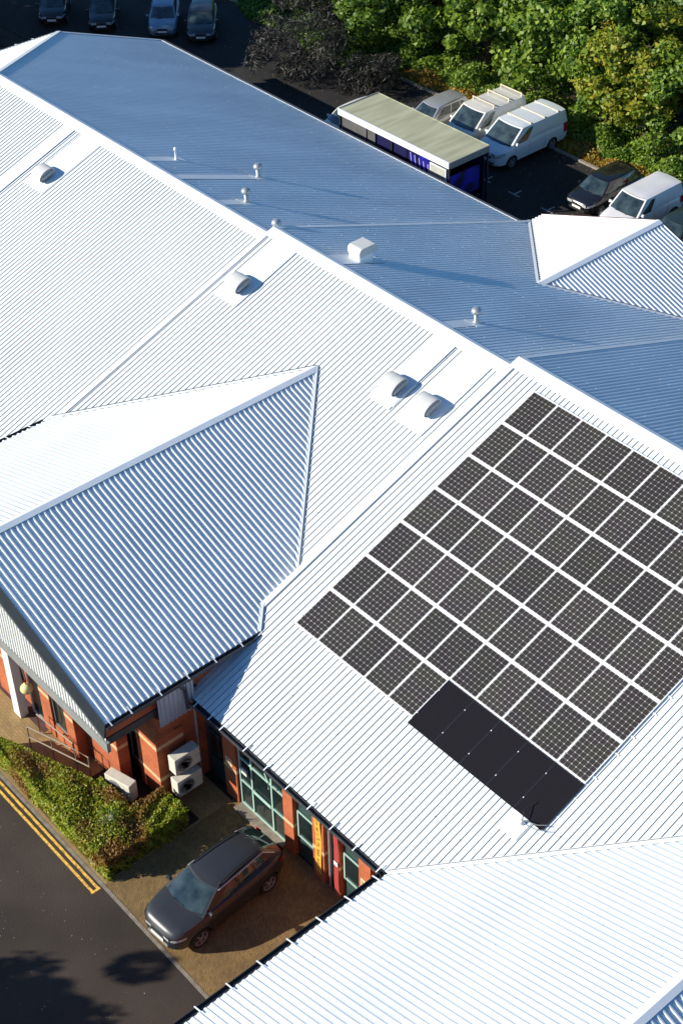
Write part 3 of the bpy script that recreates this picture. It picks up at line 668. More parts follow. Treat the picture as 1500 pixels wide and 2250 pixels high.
# ---------------------------------------------------------------- solar panels
PX0, PY0 = 0.0, 0.0                                # top left corner on plan, plane measured there
PITCH = 1.03; ROWP = 1.4913 * 1.03                 # row pitch along the slope
ORD = ['first', 'second', 'third', 'fourth', 'fifth', 'sixth', 'seventh', 'eighth', 'ninth', 'tenth']
def inframe(p):
    q = Vector(p) - Vector(CAM_LOC); c = [sum(R[i][k] * q[k] for k in range(3)) for i in range(3)]
    return 0 < 3462.76 * c[0] / c[2] + 750 < 1500 and 0 < 3462.76 * c[1] / c[2] + 1125 < 2250
tilt = Matrix.Rotation(math.atan(T), 4, 'X')
def panel_proto(black):
    t = thing('solar_panel', 'x', 'solar panel')
    wx, wy, th = (0.508, 0.760, 0.035)
    if black: wx, wy = 0.515, 0.85
    f = 0.022 if black else 0.024
    b = MB(); e = f if black else 0.045
    b.box(-wx, wx, -wy, -wy + e, 0, th); b.box(-wx, wx, wy - e, wy, 0, th); b.box(-wx, -wx + f, -wy + e, wy - e, 0, th); b.box(wx - f, wx, -wy + e, wy - e, 0, th)
    b.build('frame', BFRAME if black else ALU, t)
    MB().box(-wx + f, wx - f, -wy + e, wy - e, 0.004, th - 0.004).build('cell_sheet', CELLSB if black else CELLS, t)
    if not black:
        for yy in (-0.42, 0.42): MB().box(-wx - 0.008, -wx + 0.015, yy - 0.02, yy + 0.02, th, th + 0.008).build('clamp', STEEL, t)
    else:
        for yy in (-0.45, 0.45): MB().box(-wx - 0.006, -wx + 0.018, yy - 0.018, yy + 0.018, th, th + 0.006).build('clamp', ALU, t)
    return t
pw, pk = panel_proto(False), panel_proto(True)
used = set()
ROWN = ['top row', 'second row down', 'third row down', 'fourth row down', 'fifth row down', 'sixth row down', 'seventh row down']
for r_ in range(7):
    vis = 0
    for c_ in range(10):
        s = (r_ + 0.5) * ROWP + (0.10 if r_ == 6 and c_ >= 5 else 0.0); x = (c_ + 0.5) * PITCH
        y = PY0 - s * CA; z = ZC - T * (YR - PY0) - s * SA
        corners = [(x + a * 0.5, y + d * 0.7, z) for a in (-1, 1) for d in (-1, 1)]
        if not any(inframe(q) for q in corners): continue
        black = (r_ == 6 and c_ >= 5)
        proto = pk if black else pw
        if black:
            lab = '%s from left of the five plain black solar panels' % ORD[c_ - 5].capitalize()
            grp = 'plain black solar panels'
        else:
            rn = ROWN[r_] if r_ < 6 else 'bottom row'
            lab = '%s white gridded solar panel from left in the %s' % (ORD[c_].capitalize(), rn)
            grp = 'white gridded solar panels'
        o = proto if proto.name not in used else dup(proto)
        used.add(proto.name)
        o['label'] = lab; o['group'] = grp
        off = -0.02 if not black else -0.035
        o.matrix_world = Matrix.Translation(Vector((x, y, z)) + Vector((0, -SA, CA)) * off) @ tilt
# rails showing at the right-hand end of the lower rows
for r_ in (3, 4, 5):
    for k, nm in ((0.22, 'upper'), (0.8, 'lower')):
        s = (r_ + k) * ROWP; y = -s * CA; z = ZC - T * YR - s * SA
        o = MB().box(0, 0.32, -0.02, 0.02, -0.035, 0.0).box(0.22, 0.30, -0.035, 0.035, -0.05, -0.036).build('mounting_rail', ALU)
        o.matrix_world = Matrix.Translation(Vector((10.12, y, z)) + Vector((0, -SA, CA)) * -0.022) @ tilt
        tag(o, '%s bare rail end sticking out right of the %s of solar panels' % (nm, ROWN[r_]), 'rail', 'panel mounting rail ends')
for k, nm in ((0.3, 'upper'), (0.75, 'lower')):
    s = (6 + k) * ROWP; y = -s * CA; z = ZC - T * YR - s * SA
    o = MB().box(0, 0.16, -0.02, 0.02, -0.035, 0.0).box(0.08, 0.15, -0.035, 0.035, -0.05, -0.036).build('mounting_rail', ALU)
    o.matrix_world = Matrix.Translation(Vector((10.28, y, z)) + Vector((0, -SA, CA)) * -0.04) @ tilt
    tag(o, '%s rail end beside the rightmost black solar panel' % nm, 'rail', 'panel mounting rail ends')
# cable entry under the black panels
t = thing('cable_entry', 'small grey cable gland with looping cables below the black solar panels', 'cable entry', FC.P(9.75, 11.15, 0.03))
slab_p = lambda x, v, h: FC.P(x, v, h) - FC.P(9.75, 11.15, 0.03)
MB().hexa([slab_p(9.35, 10.6, 0.034), slab_p(9.35, 11.6, 0.034), slab_p(9.95, 11.6, 0.034), slab_p(9.95, 10.6, 0.034)], [slab_p(9.35, 10.6, 0.045), slab_p(9.35, 11.6, 0.045), slab_p(9.95, 11.6, 0.045), slab_p(9.95, 10.6, 0.045)]).build('flat_flashing', FLASH, t)
MB().lathe([(0.08, 0), (0.08, 0.07), (0.05, 0.12), (0.02, 0.14)], 12).build('gland', STEEL, t, smooth=True)
for q in ([(0, 0, 0.15), (0.15, 0.0, 0.24), (0.4, 0.12, 0.2), (0.6, 0.3, 0.22)], [(0, 0, 0.15), (-0.12, 0.18, 0.25), (-0.16, 0.42, 0.26), (-0.1, 0.6, 0.3)], [(0, 0, 0.15), (0.2, -0.08, 0.2), (0.5, 0.02, 0.17), (0.72, 0.2, 0.2)]):
    MB().tube(q, 0.013, 6).build('cable', BAND if q[1][0] > 0 else BLACK, t)

# ---------------------------------------------------------------- vehicles
def interp(tab):
    xs = [a for a, _ in tab]; ys = [b for _, b in tab]
    def f(x):
        return float(np.interp(x, xs, ys))
    def g(x):                                       # light smoothing
        return (f(x - 0.04) + 2 * f(x) + f(x + 0.04)) / 4
    return g
def paint(name, c, rough=0.28, metal=0.0): return mat(name, c, rough, metal, coat=0.6, var=0.06, scale=1.5)
def make_car(label, x, y, rz, P, paintm, cat='car', group=None, name='parked_car'):
    """front of the car faces local -y; s is measured from the nose"""
    t = thing(name, label, cat, (0, 0, 0), 0, group)
    L, W, H = P['L'], P['W'] / 2, P['H']; zt = interp(P['top']); wd = interp(P['plan']); zb = P.get('zb', 0.22)
    Y = lambda s: s - L / 2
    # lower body
    ns = 44; ss = [L * (0.5 - 0.5 * math.cos(math.pi * i / ns)) for i in range(ns + 1)]
    b = MB(); rings = []
    for s in ss:
        w_ = wd(s) * W; z = zt(s); zl = zb + max(0, (0.25 - s) * 0.25) + max(0, (s - L + 0.3) * 0.3)
        sh = z - zl
        half = [(0.0, zl), (w_ * 0.86, zl), (w_ * 0.955, zl + 0.05), (w_ * 0.985, zl + sh * 0.28), (w_ * 1.0, zl + sh * 0.5), (w_ * 0.99, zl + sh * 0.72), (w_ * 0.96, z - 0.10), (w_ * 0.90, z - 0.03), (w_ * 0.72, z + 0.008), (w_ * 0.4, z + 0.022), (0.0, z + 0.026)]
        ring = [Vector((a, Y(s), c)) for a, c in half] + [Vector((-a, Y(s), c)) for a, c in half[-2:0:-1]]
        rings.append(ring)
    n = len(rings[0]); vs = [v for r_ in rings for v in r_]
    fs = [(i * n + k, i * n + (k + 1) % n, (i + 1) * n + (k + 1) % n, (i + 1) * n + k) for i in range(ns) for k in range(n)]
    fs += [tuple(range(n - 1, -1, -1)), tuple(ns * n + k for k in range(n))]
    b.add(vs, fs); bo = b.build('body', [paintm, BLACK], t, smooth=True)
    wr = P.get('wr', 0.34); ax = [P['fa'], P['fa'] + P['wb']]
    cb = MB()
    for s in ax:
        for sg in (-1, 1):
            Mx = Matrix.Translation((sg * (W - 0.12), Y(s), wr)) @ Matrix.Rotation(rad(90), 4, 'Y')
            cb.lathe([(wr + 0.055, -0.16), (wr + 0.055, 0.3 if sg > 0 else 0.16)], 28, Mx) if sg > 0 else cb.lathe([(wr + 0.055, -0.3), (wr + 0.055, 0.16)], 28, Mx)
    cut = cb.build('cutter', BLACK); cut.data.materials.clear(); cut.data.materials.append(BLACK)
    md = bo.modifiers.new('arch', 'BOOLEAN'); md.object = cut; md.operation = 'DIFFERENCE'; md.solver = 'EXACT'; md.material_mode = 'TRANSFER'
    dg = bpy.context.evaluated_depsgraph_get(); me = bpy.data.meshes.new_from_object(bo.evaluated_get(dg))
    bo.modifiers.clear(); bo.data = me; bpy.data.objects.remove(cut)
    try: me.set_sharp_from_angle(angle=rad(38))
    except Exception: pass
    # wheels
    for s in ax:
        for sg in (-1, 1):
            Mx = Matrix.Translation((sg * (W - 0.125), Y(s), wr)) @ Matrix.Rotation(rad(90 * sg), 4, 'Y')
            wh = MB().lathe([(wr * 0.6, -0.09), (wr * 0.93, -0.10), (wr, -0.07), (wr, 0.07), (wr * 0.93, 0.10), (wr * 0.68, 0.10), (wr * 0.66, 0.04)], 26, Mx).build('wheel', BLACK, t, smooth=False)
            rb = MB(); rb.lathe([(wr * 0.66, 0.085), (wr * 0.70, 0.104), (wr * 0.64, 0.10), (wr * 0.6, 0.05)], 26, Mx, caps=False)
            for k in range(P.get('spokes', 5)):
                a = 2 * math.pi * k / P.get('spokes', 5); d = Vector((math.cos(a), math.sin(a), 0)); e_ = Vector((-math.sin(a), math.cos(a), 0))
                q = [d * 0.04 - e_ * 0.03, d * wr * 0.66 - e_ * 0.028, d * wr * 0.66 + e_ * 0.028, d * 0.04 + e_ * 0.03]
                rb.hexa([Mx @ (v + Vector((0, 0, 0.06))) for v in q], [Mx @ (v + Vector((0, 0, 0.095))) for v in q])
            rb.lathe([(0.065, 0.05), (0.065, 0.1), (0.02, 0.105)], 12, Mx)
            rb.build('rim', RIM, wh)
    # greenhouse
    c = P['cab']; wbz, wtz = c['wb'] * W, c['wt'] * W
    zb0, zb1 = zt(c['b0']) - 0.03, zt(c['b1']) - 0.03
    zr0, zr1 = c['z0'], c['z1']
    BL0 = [Vector((sg * wbz, Y(c['b0']) + 0.0, zb0)) for sg in (-1, 1)]; BL1 = [Vector((sg * wbz * c.get('rb', 1), Y(c['b1']), zb1)) for sg in (-1, 1)]
    TL0 = [Vector((sg * wtz, Y(c['t0']), zr0)) for sg in (-1, 1)]; TL1 = [Vector((sg * wtz * c.get('rt', 1), Y(c['t1']), zr1)) for sg in (-1, 1)]
    bil = lambda A, B, C_, D: (lambda u, v: (A * (1 - u) + B * u) * (1 - v) + (D * (1 - u) + C_ * u) * v)
    bow = c.get('bow', 0.10)
    def curved(A, B, C_, D, amt, edge=0.0):
        f = bil(A, B, C_, D); nrm = (B - A).cross(D - A).normalized()
        return lambda u, v, o=0.0: f(u, v) + nrm * (4 * u * (1 - u) * (edge + amt * 4 * v * (1 - v)) + o)
    ws = curved(BL0[0], BL0[1], TL0[1], TL0[0], 0.02, 0.0)
    # push the middle of screens forward for curvature in plan
    wsf = lambda u, v, o=0.0: ws(u, v, o) + Vector((0, -bow * 4 * u * (1 - u) * (1 - 0.35 * v), 0))
    rw_ = curved(BL1[1], BL1[0], TL1[0], TL1[1], 0.0)
    rwf = lambda u, v, o=0.0: rw_(u, v, o) + Vector((0, bow * 0.6 * 4 * u * (1 - u), 0))
    sdR = curved(BL0[1], BL1[1], TL1[1], TL0[1], 0.035); sdL = curved(BL1[0], BL0[0], TL0[0], TL1[0], 0.035)
    crown = c.get('crown', 0.035)
    def roof(u, v, o=0.0):                           # u across, v back
        a = wsf(u, 1.0); d = rwf(1 - u, 1.0); p = a * (1 - v) + d * v
        arch = c.get('arch', 0.0)
        side = (sdL(1 - v, 1.0) * (1 - u) + sdR(v, 1.0) * u)
        p.x = side.x; p.z = side.z + crown * (1 - (2 * u - 1) ** 4) * min(1, 6 * v * (1 - v) + 0.35) + arch * 4 * v * (1 - v)
        return p + Vector((0, 0, o))
    b = MB(); b.grid(wsf, 10, 8); b.grid(rwf, 10, 6); b.grid(sdR, 16, 6); b.grid(sdL, 16, 6); b.grid(roof, 10, 16)
    b.build('cabin', P.get('cabm', paintm), t, smooth=True, bevel=0)
    def pane(name, f, u0, u1, v0, v1, m=CGLASS, sl0=0.0, sl1=0.0, nu=10, nv=6, o=0.006):
        g = lambda a, q: f(u0 + (u1 - u0) * a + (sl0 * (1 - a) + sl1 * a) * (q), v0 + (v1 - v0) * q, o)
        return MB().grid(g, nu, nv).build(name, m, t, smooth=True)
    pane('windscreen', wsf, 0.05, 0.95, 0.02, 0.93)
    if c.get('rear', True): pane('rear_window', rwf, 0.09, 0.91, 0.08, 0.86)
    for f, mirror in ((sdR, False), (sdL, True)):
        for (u0, u1, v0, v1, s0, s1) in c['sides']:
            if mirror: pane('side_window', f, 1 - u1, 1 - u0, v0, v1, sl0=-s1, sl1=-s0)
            else: pane('side_window', f, u0, u1, v0, v1, sl0=s0, sl1=s1)
    # door seams and trim
    for f, mirror in ((sdR, False), (sdL, True)):
        if P.get('trim'):
            uu = lambda q: 1 - q if mirror else q
            MB().tube([f(uu(q), 0.90, 0.012) for q in np.linspace(0.03, 0.97, 14)] + [f(uu(0.985), 0.3, 0.012)], 0.02, 6).build('window_trim', CHROME, t)
    for sg in (-1, 1):
        # headlights follow the body corner
        hl = P.get('lamp', (0.16, 0.62, 0.12)); s0 = hl[0]; zc = hl[1]; hh = hl[2]
        def hf(u, v, o=0.006):
            s = 0.02 + u * (s0 * 2.2); w_ = wd(s) * W; zz_ = min(zc + (v - 0.5) * hh * (1 - 0.35 * u) + 0.07 * u, zt(s) - 0.03)
            return Vector((sg * (w_ * (0.995) + o), Y(s) - o, zz_))
        g = lambda u, v: Vector((sg * (wd(0.0) * W * (0.55 + 0.45 * u)), Y(0.0) - 0.010, zc + (v - 0.5) * hh))
        q = MB(); q.grid(hf if sg < 0 else (lambda u, v: hf(1 - u, v)), 6, 3); q.grid(g if sg > 0 else (lambda u, v: g(1 - u, v)), 4, 2)
        q.build('headlight', LAMP, t, smooth=True)
        tl = P.get('tail', (0.78, 0.16)); 
        def tf(u, v, o=0.008):
            s = L - 0.02 - u * 0.3; w_ = wd(s) * W
            return Vector((sg * (w_ * 0.995 + o), Y(s) + o * 0.5, min(tl[0] + (v - 0.5) * tl[1], zt(s) - 0.02)))
        g2 = lambda u, v: Vector((sg * (wd(L) * W * (0.6 + 0.4 * u)), Y(L) + 0.012, tl[0] + (v - 0.5) * tl[1]))
        q = MB(); q.grid(tf if sg > 0 else (lambda u, v: tf(1 - u, v)), 6, 3); q.grid(g2 if sg < 0 else (lambda u, v: g2(1 - u, v)), 4, 2)
        q.build('tail_light', TAIL, t, smooth=True)
        # mirrors
        mp = (sdR if sg > 0 else sdL)((0.06 if sg > 0 else 0.94), 0.08)
        MB().hexa([mp + Vector((sg * a, d, e_)) for a, d, e_ in ((0.02, -0.05, 0.0), (0.2, -0.09, 0.0), (0.22, 0.03, 0.0), (0.02, 0.05, 0.0))][::(1 if sg > 0 else -1)], [mp + Vector((sg * a, d, e_)) for a, d, e_ in ((0.06, -0.04, 0.11), (0.19, -0.07, 0.13), (0.2, 0.02, 0.13), (0.06, 0.04, 0.11))][::(1 if sg > 0 else -1)]).build('mirror', P.get('mirm', paintm), t, bevel=0.02)
    # nose: grille, lower intake, plate, bumper strip
    w0 = wd(0.0) * W
    zg = P.get('grille', (0.52, 0.66)); MB().box(-w0 * 0.52, w0 * 0.52, Y(0) - 0.014, Y(0) + 0.02, *zg).build('grille', P.get('grm', BLACK), t)
    MB().box(-w0 * 0.85, w0 * 0.85, Y(0) - 0.016, Y(0) + 0.03, zb + 0.1, zb + 0.2).build('lower_intake', P.get('intm', BLACK), t)
    MB().box(-0.26, 0.26, Y(0) - 0.032, Y(0) - 0.017, zb + 0.215, zb + 0.325).build('number_plate', PLATE, t)
    # bonnet seam / wipers
    b = MB()
    for sg in (-0.45, 0.25): 
        p0 = wsf(0.5 + sg * 0.5, 0.02, 0.03); p1 = wsf(0.5 + sg * 0.5 + 0.3, 0.09, 0.03); b.tube([p0, p1], 0.012, 5)
    b.build('wiper', BLACK, t)
    if P.get('rails'):
        for sg in (-1, 1):
            u = 0.04 if sg < 0 else 0.96
            pts = [roof(u, q, 0.055 if 0.06 < q < 0.94 else 0.0) for q in (0.04, 0.10, 0.3, 0.5, 0.7, 0.9, 0.96)]
            MB().tube(pts, 0.018, 6).build('roof_rail', P['rails'], t)
    if P.get('bars'):
        bm_, zz_, vs_ = P['bars']
        for v in vs_:
            q = MB(); q.bar(roof(0.02, v, zz_), roof(0.98, v, zz_), 0.06, 0.035)
            for u in (0.05, 0.95): q.bar(roof(u, v, -0.01), roof(u, v, zz_), 0.05, 0.05, (0, 1, 0))
            q.build('roof_bar', bm_, t)
    if P.get('seams'):
        for f, mirror in ((sdR, False), (sdL, True)): pass
    for s in P.get('doors', ()):                      # vertical door gaps down the flanks
        for sg in (-1, 1):
            w_ = wd(s) * W
            q = MB(); pts = []
            for k in range(7):
                f_ = 0.12 + 0.8 * k / 6; zl = zb; sh = zt(s) - zb
                half = np.interp(f_, [0, 0.28, 0.5, 0.72, 0.92], [0.955, 0.985, 1.0, 0.99, 0.955])
                pts.append(Vector((sg * (w_ * half + 0.001), Y(s), zb + sh * f_)))
            q.tube(pts, 0.006, 4); q.build('door_gap', BLACK, t)
    t.location = (x, y, 0); t.rotation_euler = (0, 0, rz)
    return t, wsf, roof

SUV = dict(L=4.3, W=1.83, H=1.57, zb=0.24, wb=2.62, fa=0.83, wr=0.345, spokes=5,
    top=[(0, 0.70), (0.05, 0.80), (0.14, 0.88), (0.35, 0.95), (1.15, 1.05), (2.2, 1.06), (3.7, 1.10), (4.05, 1.08), (4.2, 1.0), (4.3, 0.86)],
    plan=[(0, 0.50), (0.04, 0.64), (0.12, 0.76), (0.3, 0.88), (0.7, 0.97), (1.2, 1.0), (3.3, 1.0), (3.7, 0.96), (4.0, 0.89), (4.2, 0.77), (4.3, 0.62)],
    cab=dict(b0=1.02, b1=4.14, t0=1.80, t1=3.55, wb=0.89, wt=0.66, rb=0.82, rt=0.86, z0=1.46, z1=1.45, arch=0.07, bow=0.19,
             sides=[(0.10, 0.42, 0.12, 0.86, 0.13, 0.0), (0.45, 0.68, 0.12, 0.86, 0, 0), (0.71, 0.90, 0.16, 0.84, 0, -0.07)]),
    lamp=(0.17, 0.70, 0.11), tail=(0.86, 0.16), rails=BLACK, trim=True, grille=(0.56, 0.70), doors=(1.25, 2.25, 3.1), grm=mat('grille_dark', (0.02, 0.02, 0.022), 0.3), intm=mat('bumper_silver', (0.5, 0.5, 0.48), 0.35, 0.5))
GREY = mat('dark_grey_metallic', (0.030, 0.032, 0.036), 0.32, 0.0, coat=0.25, var=0.05)
make_car('dark grey crossover car parked on the block paving in front of the entrance', 3.28, -16.02, rad(4), SUV, GREY)
VAN = dict(L=4.97, W=1.98, H=1.97, zb=0.28, wb=2.93, fa=0.95, wr=0.335,
    top=[(0, 0.78), (0.06, 0.94), (0.2, 1.04), (0.5, 1.12), (1.05, 1.24), (1.4, 1.28), (4.9, 1.28), (4.97, 1.26)],
    plan=[(0, 0.66), (0.05, 0.76), (0.15, 0.85), (0.4, 0.94), (0.9, 0.99), (1.3, 1.0), (4.7, 1.0), (4.9, 0.985), (4.97, 0.96)],
    cab=dict(b0=0.84, b1=4.94, t0=1.74, t1=4.82, wb=0.965, wt=0.86, z0=1.90, z1=1.90, bow=0.15, crown=0.05,
             sides=[(0.05, 0.27, 0.04, 0.84, 0.12, 0.0)]), lamp=(0.2, 0.86, 0.22), tail=(1.0, 0.5), grille=(0.66, 0.8), doors=(1.15, 2.15, 3.3))
PV = dict(VAN)
WV = paint('cream_white_van_paint', (0.66, 0.64, 0.58)); WB = paint('cool_white_van_paint', (0.66, 0.70, 0.72)); WS = paint('white_van_paint', (0.68, 0.67, 0.66))
VG = 'vans parked in the bays behind the terrace'
v = dict(VAN); v['bars'] = (mat('cream_bar', (0.7, 0.6, 0.42), 0.5), 0.05, (0.2, 0.52, 0.84)); v['rails'] = None
make_car('pale blue white panel van with low roof bars, nearest the black ended shelter', -23.0, 23.85, rad(0), v, WB, 'van', VG, 'panel_van')
v = dict(VAN); v['bars'] = (mat('cream_bar', (0.7, 0.6, 0.42), 0.5), 0.17, (0.22, 0.6, 0.93)); v['L'] = 4.7
v['top'] = [(0, 0.78), (0.06, 0.94), (0.2, 1.02), (0.5, 1.10), (1.05, 1.2), (1.4, 1.26), (4.65, 1.26), (4.7, 1.24)]; v['plan'] = [(0, 0.66), (0.05, 0.76), (0.15, 0.85), (0.4, 0.94), (0.9, 0.99), (1.3, 1.0), (4.4, 1.0), (4.65, 0.98), (4.7, 0.95)]
v['cab'] = dict(VAN['cab'], b1=4.67, t1=4.58); v['wb'] = 2.75; v['W'] = 1.9
make_car('cream panel van with tall roof bars, in the middle between van and silver car', -25.45, 23.6, rad(0), v, WV, 'van', VG, 'panel_van')
sv = dict(VAN); sv['L'] = 4.4; sv['W'] = 1.81; sv['H'] = 1.82; sv['wb'] = 2.73
sv['top'] = [(0, 0.72), (0.06, 0.88), (0.2, 0.97), (0.5, 1.03), (1.15, 1.13), (1.5, 1.16), (4.3, 1.16), (4.4, 1.12)]
sv['plan'] = [(0, 0.62), (0.05, 0.74), (0.15, 0.83), (0.4, 0.93), (0.9, 0.99), (1.3, 1.0), (4.1, 1.0), (4.3, 0.97), (4.4, 0.93)]
sv['cab'] = dict(VAN['cab'], b0=1.0, b1=4.35, t0=1.7, t1=4.2, z0=1.75, z1=1.77, wt=0.82); sv['doors'] = (1.2, 2.2, 3.2)
make_car('small white van half hidden by the white rear gable on the right', -14.1, 22.7, rad(0), sv, WS, 'van', VG, 'small_van')
HATCH = dict(L=4.1, W=1.72, H=1.5, zb=0.22, wb=2.5, fa=0.82, wr=0.30,
    top=[(0, 0.62), (0.05, 0.74), (0.15, 0.80), (0.4, 0.87), (1.1, 0.97), (2.2, 0.98), (3.6, 1.0), (3.95, 0.98), (4.1, 0.82)],
    plan=[(0, 0.62), (0.05, 0.74), (0.15, 0.84), (0.35, 0.92), (0.8, 0.985), (1.3, 1.0), (3.3, 1.0), (3.7, 0.97), (3.95, 0.9), (4.1, 0.75)],
    cab=dict(b0=0.95, b1=3.98, t0=1.6, t1=3.55, wb=0.90, wt=0.70, rb=0.9, rt=0.94, z0=1.43, z1=1.44, arch=0.05, bow=0.14,
             sides=[(0.10, 0.44, 0.12, 0.86, 0.12, 0.0), (0.47, 0.72, 0.12, 0.86, 0, 0), (0.75, 0.9, 0.16, 0.8, 0, -0.05)]),
    lamp=(0.16, 0.66, 0.13), tail=(0.82, 0.2), doors=(1.15, 2.15, 3.0))
CG = 'cars parked behind the terrace'
make_car('silver hatchback parked left of the two cream vans with roof bars', -27.95, 22.75, 0, dict(HATCH, W=1.68), paint('silver_paint', (0.5, 0.5, 0.5), 0.25, 0.5), group=CG)
make_car('black car in shade to the left of the small white van', -16.65, 23.2, 0, dict(HATCH, W=1.78, L=4.1), paint('black_paint', (0.010, 0.010, 0.012), 0.15), group=CG)
make_car('dark green car at the right edge beyond the striped gable roof', -11.55, 22.6, 0, dict(HATCH, W=1.78), paint('dark_green_paint', (0.02, 0.032, 0.03), 0.2), group=CG)
make_car('black hatchback with white headlights at the far top left', -51.7, 17.95, rad(52), dict(HATCH, W=1.68, L=3.9 if False else 4.1), paint('black_paint', (0.010, 0.010, 0.012), 0.15), group=CG)
make_car('silver blue hatchback at the far top left between two dark cars', -48.55, 20.15, rad(50), dict(HATCH, W=1.76), paint('silver_blue_paint', (0.22, 0.30, 0.38), 0.25, 0.4), group=CG)
make_car('dark grey car right of the silver blue hatchback at the far top', -46.35, 21.3, rad(50), dict(HATCH, W=1.76), paint('dark_slate_paint', (0.03, 0.032, 0.036), 0.22, 0.2), group=CG)
make_car('black car mostly hidden behind the far left roof corner', -54.5, 16.3, rad(52), dict(HATCH, W=1.72), paint('black_paint', (0.010, 0.010, 0.012), 0.15), group=CG)
make_car('cream white car showing only a corner left of the shelter', -30.4, 19.0, rad(0), dict(HATCH, W=1.75), WV, group=CG)

# ---------------------------------------------------------------- shelter behind the roof
t = thing('shelter', 'long flat roofed shelter with white fascia, dark blue panels and thin posts', 'shelter', (-24.45, 17.6, 0))
x0, x1, y0, y1, zt_ = -28.35, -20.5, 16.35, 18.95, 3.0
SHR = mat('shelter_roof_felt', (0.40, 0.40, 0.26), 0.8, var=0.25, scale=1.0, stretch=(3, 0.4, 1))
MB().box(x0, x1, y0, y1, zt_ - 0.06, zt_).build('roof', SHR, t)
MB().box(x0 - 0.02, x1 + 0.02, y0 - 0.08, y0 - 0.003, zt_ - 0.28, zt_ + 0.03).build('fascia', FLASH, t)
for (a, c, d, e_) in ((x1 + 0.003, x1 + 0.06, y0, y1), (x0 - 0.06, x0 - 0.003, y0, y1)): MB().box(a, c, d, e_, zt_ - 0.3, zt_ + 0.03).build('side_fascia', BAND, t)
MB().box(x0, x1, y1 + 0.003, y1 + 0.05, zt_ - 0.1, zt_ + 0.02).build('rear_fascia', SHR, t)
for x in (x0 + 0.06, -24.5, x1 - 0.03):
    for y in (y0 + 0.02, y1 - 0.02): MB().box(x - 0.045, x + 0.045, y - 0.045, y + 0.045, 0, zt_ - 0.06).build('post', BARGE, t)
NAVY = mat('navy_panel', (0.012, 0.012, 0.06), 0.35); BLUEP = mat('blue_panel', (0.02, 0.02, 0.42), 0.35, var=0.5, scale=1.6, col2=(0.008, 0.008, 0.05), thr=(0.42, 0.6)); GREYP = mat('grey_shelter_panel', (0.10, 0.10, 0.10), 0.5, var=0.2, scale=2)
MB().box(x0 + 0.15, -26.4, y0 + 0.05, y0 + 0.09, 0.1, 2.7).build('grey_panel', GREYP, t)
MB().box(-26.3, -25.75, y0 + 0.05, y0 + 0.09, 0.1, 2.7).build('grey_panel', GREYP, t)
MB().box(-25.6, -23.5, y0 + 0.05, y0 + 0.09, 0.1, 2.7).build('navy_panel', NAVY, t)
bp = MB().box(-23.45, -21.65, y0 + 0.05, y0 + 0.09, 0.1, 2.7).build('blue_panel', BLUEP, t)
b = MB()
for k in range(5): 
    xx = -23.2 + 0.3 * k; b.bar((xx, y0 + 0.035, 2.55 - 0.05 * k), (xx + 0.12, y0 + 0.035, 1.75 - 0.05 * k), 0.05, 0.02, (0, 1, 0))
b.build('light_streak', mat('pale_violet_print', (0.35, 0.32, 0.75), 0.4), bp)
wp = MB().box(-21.75, -20.75, y0 - 0.02, y0 + 0.03, 1.62, 2.52).build('white_board', mat('grey_board', (0.42, 0.43, 0.38), 0.5, var=0.15, scale=3), t)
b = MB(); fr = ((-21.80, -20.70, 2.52, 2.57), (-21.80, -20.70, 1.57, 1.62), (-21.80, -21.751, 1.62, 2.52), (-20.749, -20.70, 1.62, 2.52))
for a, c, d, e_ in fr: b.box(a, c, y0 - 0.03, y0 + 0.035, d, e_)
b.build('board_frame', FLASH, wp)
MB().box(x1 - 0.1, x1 - 0.06, y0 + 0.15, y1 - 0.5, 0.9, 2.2).build('blue_panel', BLUEP, t)
MB().box(x0 + 0.1, x1 - 0.1, y1 - 0.2, y1 - 0.14, 0.05, 2.7).build('rear_panel', NAVY, t)
MB().box(x1 - 1.2, x1 - 0.15, y0 + 0.3, y1 - 0.3, 0.4, 0.48).build('bench', BARGE, t)
world(t)

# ---------------------------------------------------------------- air conditioners
def ac_unit(label, x, y, z, rz, w_=0.85, d=0.34, h=0.72, wall=False):
    t = thing('air_conditioner', label, 'air conditioner', (x, y, z), rz, 'outdoor air conditioning units at the brick corner')
    MB().box(-w_ / 2, w_ / 2, -d / 2, d / 2, 0.05, h).build('casing', ACM, t, bevel=0.02)
    b = MB(); Mx = Matrix.Translation((-0.12, -d / 2 - 0.004, h * 0.53)) @ Matrix.Rotation(rad(90), 4, 'X')
    for rr_ in (0.08, 0.14, 0.2, 0.26): b.lathe([(rr_, -0.004), (rr_ + 0.018, -0.004), (rr_ + 0.018, 0.012), (rr_, 0.012)], 20, Mx)
    b.build('fan_grille', BAND, t)
    MB().box(w_ / 2 - 0.18, w_ / 2 - 0.02, -d / 2 - 0.02, -d / 2 - 0.003, 0.15, 0.45).build('service_cover', ACM, t)
    b = MB()
    for s_ in (-1, 1):
        if wall: b.box(s_ * w_ * 0.3 - 0.02, s_ * w_ * 0.3 + 0.02, -d / 2, d / 2 + 0.3, 0.0, 0.045)
        else: b.box(s_ * w_ * 0.35 - 0.03, s_ * w_ * 0.35 + 0.03, -d / 2, d / 2, -z, 0.045)
    b.build('bracket', GUT, t)
    return t
ac_unit('cream air conditioner standing apart in front of the orange brick corner', -1.62, -15.85, 0.25, rad(14), 1.0, 0.34, 0.78)
ac_unit('upper of the two air conditioners fixed to the shaded brick side wall', -0.33, -14.3, 1.42, rad(90), 0.92, 0.36, 0.72, True)
ac_unit('lower of the two air conditioners fixed to the shaded brick side wall', -0.33, -14.3, 0.42, rad(90), 0.92, 0.36, 0.72, True)

